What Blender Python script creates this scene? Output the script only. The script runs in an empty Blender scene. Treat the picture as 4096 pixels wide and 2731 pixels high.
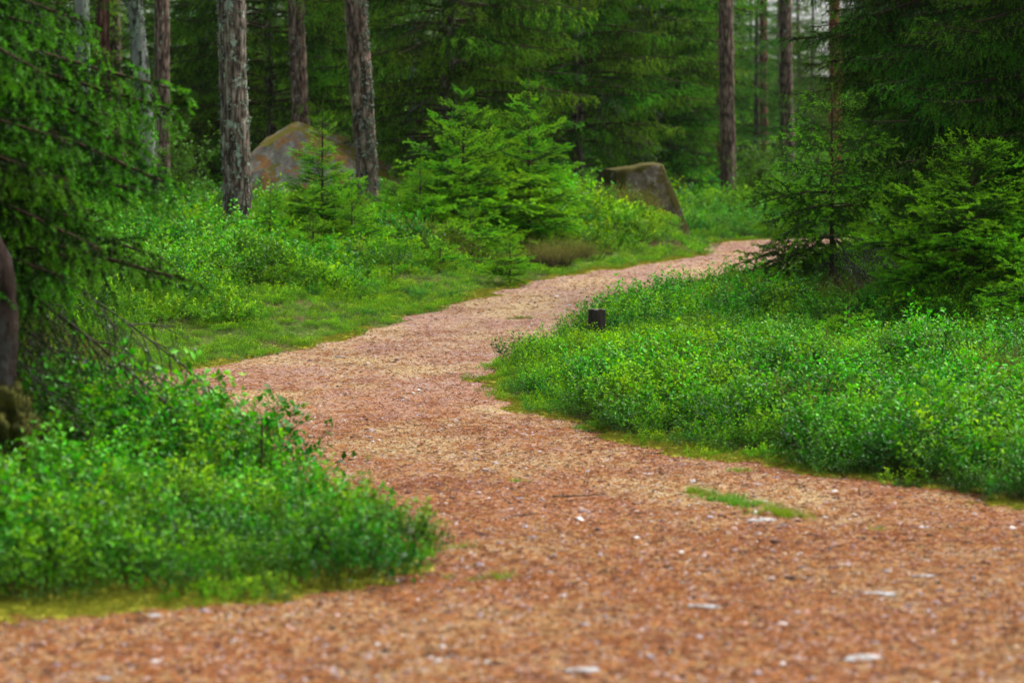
import bpy, math
import numpy as np
from math import radians, pi, sin, cos

RNG = np.random.default_rng(7)
scene = bpy.context.scene
COL = scene.collection

# ------------------------------------------------------------------ camera, sky, sun, exposure
CAM_H = 1.54
FPX = 2418.0            # focal length in pixels of the 1024 px wide frame (85 mm lens)
HORIZON = 216.0
cam_data = bpy.data.cameras.new('camera')
cam = bpy.data.objects.new('camera', cam_data)
COL.objects.link(cam)
cam.location = (0, 0, CAM_H)
cam.rotation_euler = (pi / 2, 0, 0)
cam_data.lens = 85.0
cam_data.sensor_width = 36.0
cam_data.shift_y = -(341.0 - HORIZON) / 1024.0
cam_data.clip_end = 3000.0
cam_data.dof.use_dof = True
cam_data.dof.focus_distance = 20.5
cam_data.dof.aperture_fstop = 2.5
scene.camera = cam

world = bpy.data.worlds.new('World')
scene.world = world
world.use_nodes = True
wn = world.node_tree
sky = wn.nodes.new('ShaderNodeTexSky')
sky.sky_type = 'NISHITA'
sky.sun_disc = False
SUN_EL, SUN_AZ = radians(62), radians(60)      # azimuth from +Y towards +X
sky.sun_elevation = SUN_EL
sky.sun_rotation = SUN_AZ
sky.air_density = 1.0
sky.dust_density = 6.0
sky.ozone_density = 1.0
bg = wn.nodes['Background']
bg.inputs['Strength'].default_value = 0.085
veil = wn.nodes.new('ShaderNodeHueSaturation')      # overcast: the cloud cover takes most of the blue
veil.inputs['Saturation'].default_value = 0.4
wn.links.new(sky.outputs['Color'], veil.inputs['Color'])
wn.links.new(veil.outputs['Color'], bg.inputs['Color'])

sun_data = bpy.data.lights.new('sun', 'SUN')
sun_data.energy = 1.5
sun_data.angle = radians(22)
sun_data.color = (1.0, 0.95, 0.86)
sun = bpy.data.objects.new('sun', sun_data)
COL.objects.link(sun)
sun.rotation_euler = (radians(90) - SUN_EL, 0, pi - SUN_AZ)
scene.view_settings.view_transform = 'Standard'
scene.view_settings.look = 'None'
scene.view_settings.gamma = 1.0
scene.view_settings.use_curve_mapping = False
scene.view_settings.exposure = 1.75
scene.cycles.max_bounces = 5
scene.cycles.diffuse_bounces = 3
scene.cycles.glossy_bounces = 1
scene.cycles.transmission_bounces = 3
scene.cycles.volume_bounces = 0
scene.cycles.caustics_reflective = False
scene.cycles.caustics_refractive = False

# ------------------------------------------------------------------ noise
_P = np.random.default_rng(3).random(65536).astype(np.float64)
def _h(i, j, k=0):
    return _P[(i * 7919 + j * 104729 + k * 1299709) & 65535]
def _f(t):
    return t * t * (3 - 2 * t)
def noise2(x, y, seed=0):
    x = np.asarray(x, float); y = np.asarray(y, float)
    i = np.floor(x).astype(np.int64); j = np.floor(y).astype(np.int64)
    u = _f(x - i); v = _f(y - j)
    a = _h(i, j, seed); b = _h(i + 1, j, seed); c = _h(i, j + 1, seed); d = _h(i + 1, j + 1, seed)
    return (a * (1 - u) + b * u) * (1 - v) + (c * (1 - u) + d * u) * v
def noise3(x, y, z, seed=0):
    x = np.asarray(x, float); y = np.asarray(y, float); z = np.asarray(z, float)
    k = np.floor(z).astype(np.int64); w = _f(z - k)
    i = np.floor(x).astype(np.int64); j = np.floor(y).astype(np.int64)
    u = _f(x - i); v = _f(y - j)
    def lay(kk):
        kk = kk + seed * 17
        a = _h(i, j, kk); b = _h(i + 1, j, kk); c = _h(i, j + 1, kk); d = _h(i + 1, j + 1, kk)
        return (a * (1 - u) + b * u) * (1 - v) + (c * (1 - u) + d * u) * v
    return lay(k) * (1 - w) + lay(k + 1) * w
def fbm2(x, y, o=3, seed=0):
    s = 0; a = .5; t = 0
    for q in range(o):
        s = s + a * noise2(x * 2 ** q, y * 2 ** q, seed + q); t += a; a *= .5
    return s / t
def fbm3(x, y, z, o=3, seed=0):
    s = 0; a = .5; t = 0
    for q in range(o):
        s = s + a * noise3(x * 2 ** q, y * 2 ** q, z * 2 ** q, seed + q); t += a; a *= .5
    return s / t
def sstep(a, b, x):
    t = np.clip((x - a) / (b - a), 0, 1)
    return t * t * (3 - 2 * t)
def nrm(v):
    return v / np.maximum(np.linalg.norm(v, axis=-1, keepdims=True), 1e-9)

# ------------------------------------------------------------------ materials
def newmat(name):
    m = bpy.data.materials.new(name); m.use_nodes = True
    nt = m.node_tree
    for n in list(nt.nodes):
        if n.type != 'OUTPUT_MATERIAL': nt.nodes.remove(n)
    return m, nt, nt.nodes['Material Output']
def nd(nt, t, **k):
    n = nt.nodes.new(t)
    for a, b in k.items():
        if a in ('operation', 'blend_type', 'data_type', 'attribute_name', 'feature', 'attribute_type', 'distance'): setattr(n, a, b)
        else: n.inputs[a].default_value = b
    return n
def ramp(nt, stops, fac=None, interp='LINEAR'):
    r = nt.nodes.new('ShaderNodeValToRGB'); e = r.color_ramp.elements
    r.color_ramp.interpolation = interp
    while len(e) < len(stops): e.new(0.5)
    for k, (p, c) in enumerate(stops):
        e[k].position = p; e[k].color = (*c, 1)
    if fac is not None: nt.links.new(fac, r.inputs[0])
    return r.outputs['Color']
def mixc(nt, f, a, b, mode='MIX'):
    n = nt.nodes.new('ShaderNodeMix'); n.data_type = 'RGBA'; n.blend_type = mode
    for sock, v in ((n.inputs[0], f), (n.inputs[6], a), (n.inputs[7], b)):
        if isinstance(v, bpy.types.NodeSocket): nt.links.new(v, sock)
        elif isinstance(v, (int, float)): sock.default_value = v
        else: sock.default_value = (*v, 1)
    return n.outputs[2]
def maprange(nt, v, a, b, c=0.0, d=1.0):
    n = nt.nodes.new('ShaderNodeMapRange'); nt.links.new(v, n.inputs[0])
    for q, x in enumerate((a, b, c, d)): n.inputs[1 + q].default_value = x
    return n.outputs[0]
def noise_n(nt, vec, scale, detail=3, rough=.55):
    n = nt.nodes.new('ShaderNodeTexNoise'); n.inputs['Scale'].default_value = scale
    n.inputs['Detail'].default_value = detail; n.inputs['Roughness'].default_value = rough
    if vec is not None: nt.links.new(vec, n.inputs['Vector'])
    return n.outputs['Fac']
def scaled(nt, vec, s):
    n = nt.nodes.new('ShaderNodeVectorMath'); n.operation = 'MULTIPLY'
    nt.links.new(vec, n.inputs[0]); n.inputs[1].default_value = s
    return n.outputs[0]

def foliage_mat(name, old, new, trans=.35, rough=.5, spec=.3, vary=.35, hue=.03):
    m, nt, out = newmat(name)
    at = nt.nodes.new('ShaderNodeAttribute'); at.attribute_name = 'tone'
    oi = nt.nodes.new('ShaderNodeObjectInfo')
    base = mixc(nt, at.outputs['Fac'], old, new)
    hsv = nt.nodes.new('ShaderNodeHueSaturation')
    nt.links.new(base, hsv.inputs['Color'])
    nt.links.new(maprange(nt, oi.outputs['Random'], 0, 1, .5 - hue, .5 + hue), hsv.inputs['Hue'])
    mul = nt.nodes.new('ShaderNodeMath'); mul.operation = 'MULTIPLY'; mul.inputs[1].default_value = 7.31
    nt.links.new(oi.outputs['Random'], mul.inputs[0])
    fr = nt.nodes.new('ShaderNodeMath'); fr.operation = 'FRACT'; nt.links.new(mul.outputs[0], fr.inputs[0])
    nt.links.new(maprange(nt, fr.outputs[0], 0, 1, 1 - vary, 1 + vary), hsv.inputs['Value'])
    p = nt.nodes.new('ShaderNodeBsdfPrincipled')
    p.inputs['Roughness'].default_value = rough
    p.inputs['Specular IOR Level'].default_value = spec
    nt.links.new(hsv.outputs[0], p.inputs['Base Color'])
    t = nt.nodes.new('ShaderNodeBsdfTranslucent')
    tc = mixc(nt, 1.0, hsv.outputs[0], (1.15, 1.1, .5), 'MULTIPLY')
    nt.links.new(tc, t.inputs['Color'])
    mx = nt.nodes.new('ShaderNodeMixShader'); mx.inputs[0].default_value = trans
    nt.links.new(p.outputs[0], mx.inputs[1]); nt.links.new(t.outputs[0], mx.inputs[2])
    nt.links.new(mx.outputs[0], out.inputs[0])
    return m

def simple_mat(name, stops, scale=8, rough=.9, stretch=(1, 1, 1), bump=0.0, detail=4, spec=.15, rnd=0.0):
    m, nt, out = newmat(name)
    tc = nt.nodes.new('ShaderNodeTexCoord')
    v = scaled(nt, tc.outputs['Object'], stretch)
    f = noise_n(nt, v, scale, detail)
    if rnd:
        oi = nt.nodes.new('ShaderNodeObjectInfo')
        a = nt.nodes.new('ShaderNodeMath'); a.operation = 'ADD'
        nt.links.new(f, a.inputs[0]); nt.links.new(maprange(nt, oi.outputs['Random'], 0, 1, -rnd, rnd), a.inputs[1]); f = a.outputs[0]
    c = ramp(nt, stops, f)
    p = nt.nodes.new('ShaderNodeBsdfPrincipled'); p.inputs['Roughness'].default_value = rough
    p.inputs['Specular IOR Level'].default_value = spec
    nt.links.new(c, p.inputs['Base Color'])
    if bump:
        b = nt.nodes.new('ShaderNodeBump'); b.inputs['Strength'].default_value = bump; b.inputs['Distance'].default_value = .02
        nt.links.new(f, b.inputs['Height']); nt.links.new(b.outputs[0], p.inputs['Normal'])
    nt.links.new(p.outputs[0], out.inputs[0])
    return m

M_NEEDLE = foliage_mat('spruce_needles_dark', (.009, .046, .003), (.085, .300, .006), .33, .5, .12, .3)
M_NEEDLE_Y = foliage_mat('spruce_needles_fresh', (.020, .105, .003), (.210, .540, .006), .4, .5, .12, .25, .02)
M_NEEDLE_R = foliage_mat('spruce_needles_green', (.014, .080, .003), (.190, .520, .008), .4, .5, .12, .25, .015)
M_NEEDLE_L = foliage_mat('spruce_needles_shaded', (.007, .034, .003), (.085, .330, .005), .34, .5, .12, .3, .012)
M_NEEDLE_B = foliage_mat('spruce_needles_old', (.018, .070, .005), (.135, .350, .009), .35, .6, .08, .35)
M_DEAD = simple_mat('dead_twigs', [(.3, (.030, .026, .018)), (.7, (.075, .068, .050))], 30)
M_TWIG = simple_mat('spruce_twig_bark', [(.3, (.035, .022, .014)), (.7, (.080, .050, .030))], 30)
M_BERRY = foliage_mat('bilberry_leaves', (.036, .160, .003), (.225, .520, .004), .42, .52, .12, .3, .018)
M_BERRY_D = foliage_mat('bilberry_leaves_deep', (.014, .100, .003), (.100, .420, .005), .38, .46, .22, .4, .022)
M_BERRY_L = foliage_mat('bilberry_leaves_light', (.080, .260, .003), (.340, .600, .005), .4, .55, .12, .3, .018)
M_STEM = simple_mat('bilberry_stems', [(.3, (.030, .060, .012)), (.7, (.070, .060, .025))], 30)
M_HEATH = foliage_mat('heather_sprigs', (.15, .14, .04), (.24, .25, .05), .35, .7, .1, .3)
M_GRASS = foliage_mat('grass_blades', (.060, .190, .008), (.190, .380, .020), .35, .5, .3, .25)
M_LEAF = foliage_mat('shrub_leaves', (.040, .160, .018), (.090, .330, .020), .4, .5, .15, .3)
M_LICHEN = simple_mat('lichen', [(.3, (.10, .14, .10)), (.7, (.27, .32, .24))], 25, rnd=.15)
M_MOSS = simple_mat('moss', [(.25, (.09, .12, .008)), (.5, (.22, .23, .016)), (.75, (.36, .33, .03))], 14, bump=.6)

# ------------------------------------------------------------------ mesh building
class MB:
    """collects triangles and quads with one material index and a tone per vertex"""
    def __init__(s):
        s.v = []; s.t = []; s.q = []; s.tm = []; s.qm = []; s.tone = []; s.n = 0
    def add(s, v, tris=None, quads=None, mat=0, tone=0.0):
        v = np.asarray(v, float).reshape(-1, 3)
        s.v.append(v); m = len(v)
        s.tone.append(np.broadcast_to(np.asarray(tone, float), (m,)).copy())
        if tris is not None and len(tris):
            s.t.append(np.asarray(tris) + s.n); s.tm.append(np.full(len(tris), mat))
        if quads is not None and len(quads):
            s.q.append(np.asarray(quads) + s.n); s.qm.append(np.full(len(quads), mat))
        s.n += m
    def merge(s, o, M=None, off=(0, 0, 0)):
        """append another MB, transformed by the 3x3 matrix M and moved"""
        V = np.concatenate(o.v)
        if M is not None: V = V @ np.asarray(M).T
        V = V + np.asarray(off)
        s.v.append(V); s.tone.append(np.concatenate(o.tone))
        if o.t: s.t.append(np.concatenate(o.t) + s.n); s.tm.append(np.concatenate(o.tm))
        if o.q: s.q.append(np.concatenate(o.q) + s.n); s.qm.append(np.concatenate(o.qm))
        s.n += len(V)
    def flat(s):
        o = MB(); o.n = s.n; o.v = [np.concatenate(s.v)]; o.tone = [np.concatenate(s.tone)]
        if s.t: o.t = [np.concatenate(s.t)]; o.tm = [np.concatenate(s.tm)]
        if s.q: o.q = [np.concatenate(s.q)]; o.qm = [np.concatenate(s.qm)]
        return o
    def mesh(s, name, mats, smooth=True):
        V = np.concatenate(s.v).astype(np.float32)
        T = np.concatenate(s.t).astype(np.int32) if s.t else np.zeros((0, 3), np.int32)
        Q = np.concatenate(s.q).astype(np.int32) if s.q else np.zeros((0, 4), np.int32)
        me = bpy.data.meshes.new(name)
        me.vertices.add(len(V)); me.vertices.foreach_set('co', V.ravel())
        nl = len(T) * 3 + len(Q) * 4
        me.loops.add(nl); me.loops.foreach_set('vertex_index', np.concatenate([T.ravel(), Q.ravel()]))
        me.polygons.add(len(T) + len(Q))
        me.polygons.foreach_set('loop_start', np.concatenate([np.arange(len(T)) * 3, len(T) * 3 + np.arange(len(Q)) * 4]).astype(np.int32))
        mi = np.concatenate(([np.concatenate(s.tm)] if s.t else []) + ([np.concatenate(s.qm)] if s.q else [])).astype(np.int32)
        for m in mats: me.materials.append(m)
        me.update(calc_edges=True)
        me.polygons.foreach_set('material_index', mi)
        me.polygons.foreach_set('use_smooth', np.full(len(mi), smooth))
        at = me.attributes.new('tone', 'FLOAT', 'POINT')
        at.data.foreach_set('value', np.concatenate(s.tone).astype(np.float32))
        me.update()
        return me

def link(name, me, parent=None, loc=(0, 0, 0), rot=(0, 0, 0), scl=1.0):
    o = bpy.data.objects.new(name, me); COL.objects.link(o)
    o.location = loc; o.rotation_euler = rot
    o.scale = (scl,) * 3 if np.isscalar(scl) else scl
    if parent is not None: o.parent = parent
    return o
def tag(o, label=None, cat=None, group=None, kind=None):
    if label: o['label'] = label
    if cat: o['category'] = cat
    if group: o['group'] = group
    if kind: o['kind'] = kind
    return o
def thing(name, label, cat, loc, rotz=0, group=None):
    o = bpy.data.objects.new(name, None); COL.objects.link(o)
    o.empty_display_size = .2
    o.location = loc; o.rotation_euler = (0, 0, rotz)
    return tag(o, label, cat, group)

def tubes(mb, P, R, k=5, mat=0, tone=0.0, cap=False):
    """P (n, m, 3) polylines, R (n, m) radii -> tubes with k sides"""
    P = np.asarray(P, float); R = np.asarray(R, float)
    if P.ndim == 2: P = P[None]; R = R[None]
    n, m, _ = P.shape
    T = nrm(np.gradient(P, axis=1))
    ref = np.where(np.abs(T[..., 2:3]) > .9, np.array([1., 0, 0]), np.array([0, 0, 1.]))
    A = nrm(np.cross(T, ref)); B = np.cross(T, A)
    an = np.arange(k) * 2 * pi / k
    V = P[:, :, None] + R[..., None, None] * (A[:, :, None] * np.cos(an)[:, None] + B[:, :, None] * np.sin(an)[:, None])
    idx = np.arange(n * m * k).reshape(n, m, k)
    a = idx[:, :-1]; b = idx[:, 1:]
    q = np.stack([a, np.roll(a, -1, 2), np.roll(b, -1, 2), b], -1).reshape(-1, 4)
    mb.add(V, quads=q, mat=mat, tone=tone)

# ---- twigs: arrays of quadratic curves p(t) = S + D*L*t - z*H*L*t^2 + z*U*L*t^3
class Twigs:
    def __init__(s, S, D, L, H, U=None, tip=None):
        s.S = np.asarray(S, float).reshape(-1, 3); s.D = nrm(np.asarray(D, float).reshape(-1, 3))
        n = len(s.S)
        s.L = np.broadcast_to(np.asarray(L, float), (n,)).copy()
        s.H = np.broadcast_to(np.asarray(H, float), (n,)).copy()
        s.U = np.broadcast_to(np.asarray(0. if U is None else U, float), (n,)).copy()
    def at(s, i, t):
        p = s.S[i] + s.D[i] * (s.L[i] * t)[:, None]
        p[:, 2] += s.L[i] * (-s.H[i] * t ** 2 + s.U[i] * t ** 3)
        return p
    def tan(s, i, t):
        d = s.D[i].copy(); d[:, 2] += -2 * s.H[i] * t + 3 * s.U[i] * t ** 2
        return nrm(d)
    def children(s, rng, spacing, t0, lenf, ang, hang, roll=.25, up=0.0, jit=.25, both=True):
        cnt = np.maximum(1, (s.L * (1 - t0) / spacing).astype(int))
        i = np.repeat(np.arange(len(s.L)), cnt)
        j = np.concatenate([np.arange(c) for c in cnt]); c = cnt[i]
        t = t0 + (1 - t0) * (j + .5 + rng.uniform(-.3, .3, len(i))) / c
        t = np.clip(t, 0, .97)
        side = np.where((j + i) % 2 == 0, 1., -1.)
        T = s.tan(i, t)
        Sd = nrm(np.cross(T, np.array([0, 0, 1.]) + rng.normal(0, .05, T.shape)))
        N = np.cross(Sd, T)
        rl = rng.normal(0, roll, len(i))
        Sd = Sd * np.cos(rl)[:, None] * side[:, None] + N * np.sin(rl)[:, None]
        a = ang * (1 + rng.uniform(-.2, .2, len(i)))
        D = T * np.cos(a)[:, None] + Sd * np.sin(a)[:, None]
        D[:, 2] += up
        Lc = lenf(s.L[i], t) * (1 + rng.uniform(-jit, jit, len(i)))
        return Twigs(s.at(i, t), D, Lc, hang * (1 + rng.uniform(-.4, .4, len(i))))
    def wood(s, mb, r0, k=3, m=4, mat=0, tone=0., pw=1.0):
        n = len(s.L); t = np.linspace(0, 1, m)
        ii = np.repeat(np.arange(n), m); tt = np.tile(t, n)
        P = s.at(ii, tt).reshape(n, m, 3)
        R = (r0 if np.isscalar(r0) else np.asarray(r0)[:, None]) * (1 - .8 * t[None] ** pw) * np.ones((n, 1))
        tubes(mb, P, R, k, mat, tone)
    def needles(s, mb, rng, dens, ln, w, mat=1, t0=0.0, new=.07, base=0.0, newmax=1.0, flat=.0, prob=None):
        cnt = np.maximum(2, (s.L * (1 - t0) * dens).astype(int))
        i = np.repeat(np.arange(len(s.L)), cnt)
        t = t0 + (1 - t0) * rng.random(len(i))
        P = s.at(i, t); T = s.tan(i, t)
        R = rng.normal(size=T.shape); R[:, 2] *= (1 - flat); R[:, 2] += .25
        R = nrm(R - T * np.sum(R * T, 1)[:, None])
        D = nrm(T * rng.uniform(.45, 1.0, len(i))[:, None] + R)
        W = nrm(np.cross(D, rng.normal(size=T.shape)))
        l = ln * rng.uniform(.7, 1.15, len(i))[:, None]
        a = P - W * w * .5; b = P + W * w * .5; c = P + D * l + W * w * .12; 
        V = np.stack([a, b, c], 1)
        dist = (1 - t) * s.L[i]
        tn = base + np.clip(1 - dist / new, 0, 1) ** .6 * newmax * (s.L[i] > new * .5) + rng.uniform(-.06, .06, len(i))
        mb.add(V, tris=np.arange(len(i) * 3).reshape(-1, 3), mat=mat, tone=np.repeat(np.clip(tn, 0, 1), 3))

def leaf_quads(mb, P, D, N, ln, w, mat=0, tone=0.0, fold=.25):
    """one folded oval leaf of 4 triangles at every P, along D with normal N"""
    W = nrm(np.cross(N, D)); n = len(P); l = np.broadcast_to(ln, (n,))[:, None]; w = np.broadcast_to(w, (n,))[:, None]
    N = np.cross(D, W)
    A = P; M = P + D * l * .5; T = P + D * l - N * l * .08
    Lf = P + D * l * .45 + W * w * .5 + N * w * fold; Rt = P + D * l * .45 - W * w * .5 + N * w * fold
    V = np.stack([A, Lf, M, Rt, T], 1)
    f = np.array([[0, 2, 1], [0, 3, 2], [1, 2, 4], [2, 3, 4]])
    mb.add(V, tris=(np.arange(n)[:, None, None] * 5 + f).reshape(-1, 3), mat=mat, tone=np.repeat(np.broadcast_to(tone, (n,)), 5))

# ------------------------------------------------------------------ the path outline and the ground
def catmull(P, k=8):
    P = np.asarray(P, float); n = len(P); out = []
    for i in range(n):
        p0, p1, p2, p3 = P[i - 1], P[i], P[(i + 1) % n], P[(i + 2) % n]
        for t in np.linspace(0, 1, k, endpoint=False):
            out.append(.5 * (2 * p1 + (p2 - p0) * t + (2 * p0 - 5 * p1 + 4 * p2 - p3) * t ** 2 + (3 * p1 - p0 - 3 * p2 + p3) * t ** 3))
    return np.array(out)
PATH = catmull([(-12, 7.6), (-8, 8.5), (-4, 9.0), (-2.3, 9.3), (-1.2, 9.6), (-.6, 10.0), (-.42, 10.55), (-.50, 11.3), (-.92, 12.15), (-1.32, 12.85), (-1.85, 13.6), (-2.5, 14.5),
                (-3.0, 15.9), (-3.6, 17.3), (-3.9, 18.8), (-3.6, 20.8), (-2.74, 22.5), (-2.1, 24.2), (-1.2, 27), (-.4, 30), (.45, 32.6), (1.25, 34.4),
                (2.1, 36), (2.9, 38), (3.25, 41), (3.7, 44), (5.2, 46.3), (8, 47.8), (14, 49), (14, 46.2), (8.6, 43.8), (6.2, 41), (4.9, 37.5), (4.2, 34),
                (3.4, 31.5), (2.6, 29.7), (1.8, 28.4), (1.0, 26.4), (.49, 24.4), (-.02, 22.9), (-.24, 21.6), (-.2, 20.3), (.05, 19), (.35, 17.8),
                (.75, 16.5), (1.35, 15.3), (2.1, 14.0), (2.64, 12.8), (3.3, 11.9), (4.6, 10.8), (8, 9.6), (12, 9), (12, -6), (-12, -6)], 6)
def path_sd(X, Y, wob=True):
    """signed distance to the path outline, positive on the path"""
    X = np.asarray(X, float).ravel(); Y = np.asarray(Y, float).ravel()
    A = PATH; B = np.roll(PATH, -1, 0); E = B - A; EL = (E ** 2).sum(1)
    out = np.empty(len(X))
    for s in range(0, len(X), 20000):
        x = X[s:s + 20000, None]; y = Y[s:s + 20000, None]
        t = np.clip(((x - A[:, 0]) * E[:, 0] + (y - A[:, 1]) * E[:, 1]) / EL, 0, 1)
        d = np.hypot(x - A[:, 0] - t * E[:, 0], y - A[:, 1] - t * E[:, 1]).min(1)
        cr = ((A[:, 1] > y) != (B[:, 1] > y)) & (x < (B[:, 0] - A[:, 0]) * (y - A[:, 1]) / (B[:, 1] - A[:, 1] + 1e-12) + A[:, 0])
        out[s:s + 20000] = np.where(cr.sum(1) % 2 == 1, d, -d)
    if wob:
        out = out + (fbm2(X * 2.6, Y * 2.6, 4, 5) - .5) * .42
    return out
_ys = [-20, 6, 9, 13, 16, 20, 24, 28, 32, 37, 42, 48, 55, 75, 110, 200, 3000]
_zs = [.0, .0, .0, .0, .0, .05, .20, .43, .66, .88, 1.02, 1.12, 1.18, 1.25, 1.4, 2.5, 8]
_yy = np.linspace(-20, 260, 2801)
_zz = np.interp(_yy, _ys, _zs)
_k = np.hanning(41); _k /= _k.sum()
_zz = np.convolve(np.pad(_zz, 20, 'edge'), _k, 'valid')
def gz_raw(X, Y, sd):
    z = np.where(np.asarray(Y) > 255, np.interp(Y, _ys, _zs), np.interp(Y, _yy, _zz))
    off = np.clip(-sd, 0, 30)
    hum = fbm2(X * .7, Y * .7, 3, 11)
    z = z + sstep(.1, 2.6, off) * (.17 + (hum - .5) * .75) + sstep(0, .5, off) * .03
    z = z + np.where(X < 0, 1, .4) * sstep(1, 7, off) * .12 * sstep(20, 26, Y)
    z = z + .24 * np.exp(-(((X + 2.25) / .8) ** 2 + ((Y - 12.6) / 1.2) ** 2)) * sstep(.1, .8, off)
    z = z + .50 * np.exp(-(((X - 2.1) / 1.15) ** 2 + ((Y - 39.8) / 1.2) ** 2)) * sstep(0, .7, off)
    z = z + (fbm2(X * .35 + 9, Y * .35, 2, 21) - .5) * .07 * sstep(0, 1, sd)
    z = z + (fbm2(X * 3, Y * 3, 2, 31) - .5) * .02
    return z
def gz(X, Y, sd=None):
    X = np.atleast_1d(np.asarray(X, float)); Y = np.atleast_1d(np.asarray(Y, float))
    if sd is None: sd = path_sd(X, Y)
    return gz_raw(X, Y, sd)
def place(px, d):
    """the ground point d metres away in column px of the 1024 px wide photograph"""
    x = (px - 512.0) / FPX * d
    return x, d, float(gz(x, d)[0])

def grid_mesh(mb, xs, ys, zf, mask=None):
    X, Y = np.meshgrid(xs, ys)
    Z = zf(X.ravel(), Y.ravel())
    V = np.stack([X.ravel(), Y.ravel(), Z], 1)
    idx = np.arange(X.size).reshape(X.shape)
    q = np.stack([idx[:-1, :-1], idx[:-1, 1:], idx[1:, 1:], idx[1:, :-1]], -1).reshape(-1, 4)
    if mask is not None:
        q = q[mask(V)[q].any(1)]
        used = np.unique(q); rm = np.full(len(V), -1); rm[used] = np.arange(len(used)); V = V[used]; q = rm[q]
    mb.add(V, quads=q)

def mat_ground():
    m, nt, out = newmat('forest_floor')
    g = nt.nodes.new('ShaderNodeNewGeometry')
    a = noise_n(nt, g.outputs['Position'], 1.3, 4); b = noise_n(nt, g.outputs['Position'], 18, 5)
    c1 = ramp(nt, [(.3, (.020, .034, .008)), (.5, (.045, .075, .012)), (.7, (.085, .120, .016))], b)
    c2 = ramp(nt, [(.3, (.040, .026, .012)), (.6, (.085, .060, .026))], b)
    c = mixc(nt, maprange(nt, a, .5, .66), c1, c2)
    p = nt.nodes.new('ShaderNodeBsdfPrincipled'); p.inputs['Roughness'].default_value = 1; p.inputs['Specular IOR Level'].default_value = .05
    nt.links.new(c, p.inputs['Base Color'])
    bu = nt.nodes.new('ShaderNodeBump'); bu.inputs['Strength'].default_value = .8; bu.inputs['Distance'].default_value = .04
    nt.links.new(b, bu.inputs['Height']); nt.links.new(bu.outputs[0], p.inputs['Normal'])
    nt.links.new(p.outputs[0], out.inputs[0]); return m
def mat_path():
    m, nt, out = newmat('path_gravel_and_needles')
    g = nt.nodes.new('ShaderNodeNewGeometry'); P = g.outputs['Position']
    big = noise_n(nt, scaled(nt, P, (1.0, .6, 1)), .7, 4, .6); mid = noise_n(nt, P, 3.0, 4, .6); fine = noise_n(nt, P, 60, 4, .7)
    vo = nt.nodes.new('ShaderNodeTexVoronoi'); vo.inputs['Scale'].default_value = 62; nt.links.new(P, vo.inputs['Vector'])
    sep = nt.nodes.new('ShaderNodeSeparateColor'); nt.links.new(vo.outputs['Color'], sep.inputs[0])
    cell = sep.outputs[0]
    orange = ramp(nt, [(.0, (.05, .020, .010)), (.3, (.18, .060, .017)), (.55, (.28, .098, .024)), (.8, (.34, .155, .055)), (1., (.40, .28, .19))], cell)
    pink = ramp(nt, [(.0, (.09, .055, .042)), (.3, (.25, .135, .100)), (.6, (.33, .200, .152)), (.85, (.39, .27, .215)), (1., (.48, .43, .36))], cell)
    straw = ramp(nt, [(.0, (.22, .14, .06)), (.5, (.40, .31, .14)), (1., (.48, .42, .24))], cell)
    sy = nt.nodes.new('ShaderNodeSeparateXYZ'); nt.links.new(P, sy.inputs[0])
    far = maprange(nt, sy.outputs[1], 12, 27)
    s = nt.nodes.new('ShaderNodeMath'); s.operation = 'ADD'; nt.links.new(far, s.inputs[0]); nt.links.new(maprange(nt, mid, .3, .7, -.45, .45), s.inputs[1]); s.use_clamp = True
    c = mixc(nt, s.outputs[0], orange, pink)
    c = mixc(nt, maprange(nt, big, .47, .63, 0, .75), c, straw)
    pat = noise_n(nt, P, 1.4, 5, .65)
    c = mixc(nt, maprange(nt, pat, .36, .5, .75, 0), c, mixc(nt, 1., c, (.60, .47, .42), 'MULTIPLY'))
    c = mixc(nt, maprange(nt, fine, .3, .7, .0, 1.), mixc(nt, 1., c, (.62, .55, .52), 'MULTIPLY'), c)
    p = nt.nodes.new('ShaderNodeBsdfPrincipled'); p.inputs['Roughness'].default_value = .9; p.inputs['Specular IOR Level'].default_value = .15
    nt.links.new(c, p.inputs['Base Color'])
    bu = nt.nodes.new('ShaderNodeBump'); bu.inputs['Strength'].default_value = .9; bu.inputs['Distance'].default_value = .012
    ad = nt.nodes.new('ShaderNodeMath'); ad.operation = 'ADD'; nt.links.new(fine, ad.inputs[0]); nt.links.new(vo.outputs['Distance'], ad.inputs[1])
    nt.links.new(ad.outputs[0], bu.inputs['Height']); nt.links.new(bu.outputs[0], p.inputs['Normal'])
    nt.links.new(p.outputs[0], out.inputs[0]); return m

def axis(segs):
    out = []
    for a, b, st in segs: out.append(np.arange(a, b, st))
    return np.concatenate(out)
xs = axis([(-1500, -300, 200), (-300, -60, 30), (-60, -20, 4), (-20, -12, 1), (-12, 12, .14), (12, 20, 1), (20, 60, 4), (60, 300, 30), (300, 1501, 200)])
ys = axis([(-300, -30, 45), (-30, 5, 2.5), (5, 50, .14), (50, 80, .6), (80, 260, 6), (260, 2301, 120)])
mb = MB(); grid_mesh(mb, xs, ys, lambda x, y: gz_raw(x, y, path_sd(x, y)))
tag(link('ground', mb.mesh('ground', [mat_ground()])), kind='structure')
mb = MB()
def path_z(x, y):
    sd = path_sd(x, y)
    return gz_raw(x, y, sd) + np.clip(sd * .12, -.05, .012)
grid_mesh(mb, np.arange(-12, 12, .09), np.arange(3, 50, .09), path_z, lambda V: path_sd(V[:, 0], V[:, 1]) > -.3)
tag(link('path', mb.mesh('path', [mat_path()])), 'winding footpath of reddish gravel and fallen needles', kind='structure')

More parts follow.
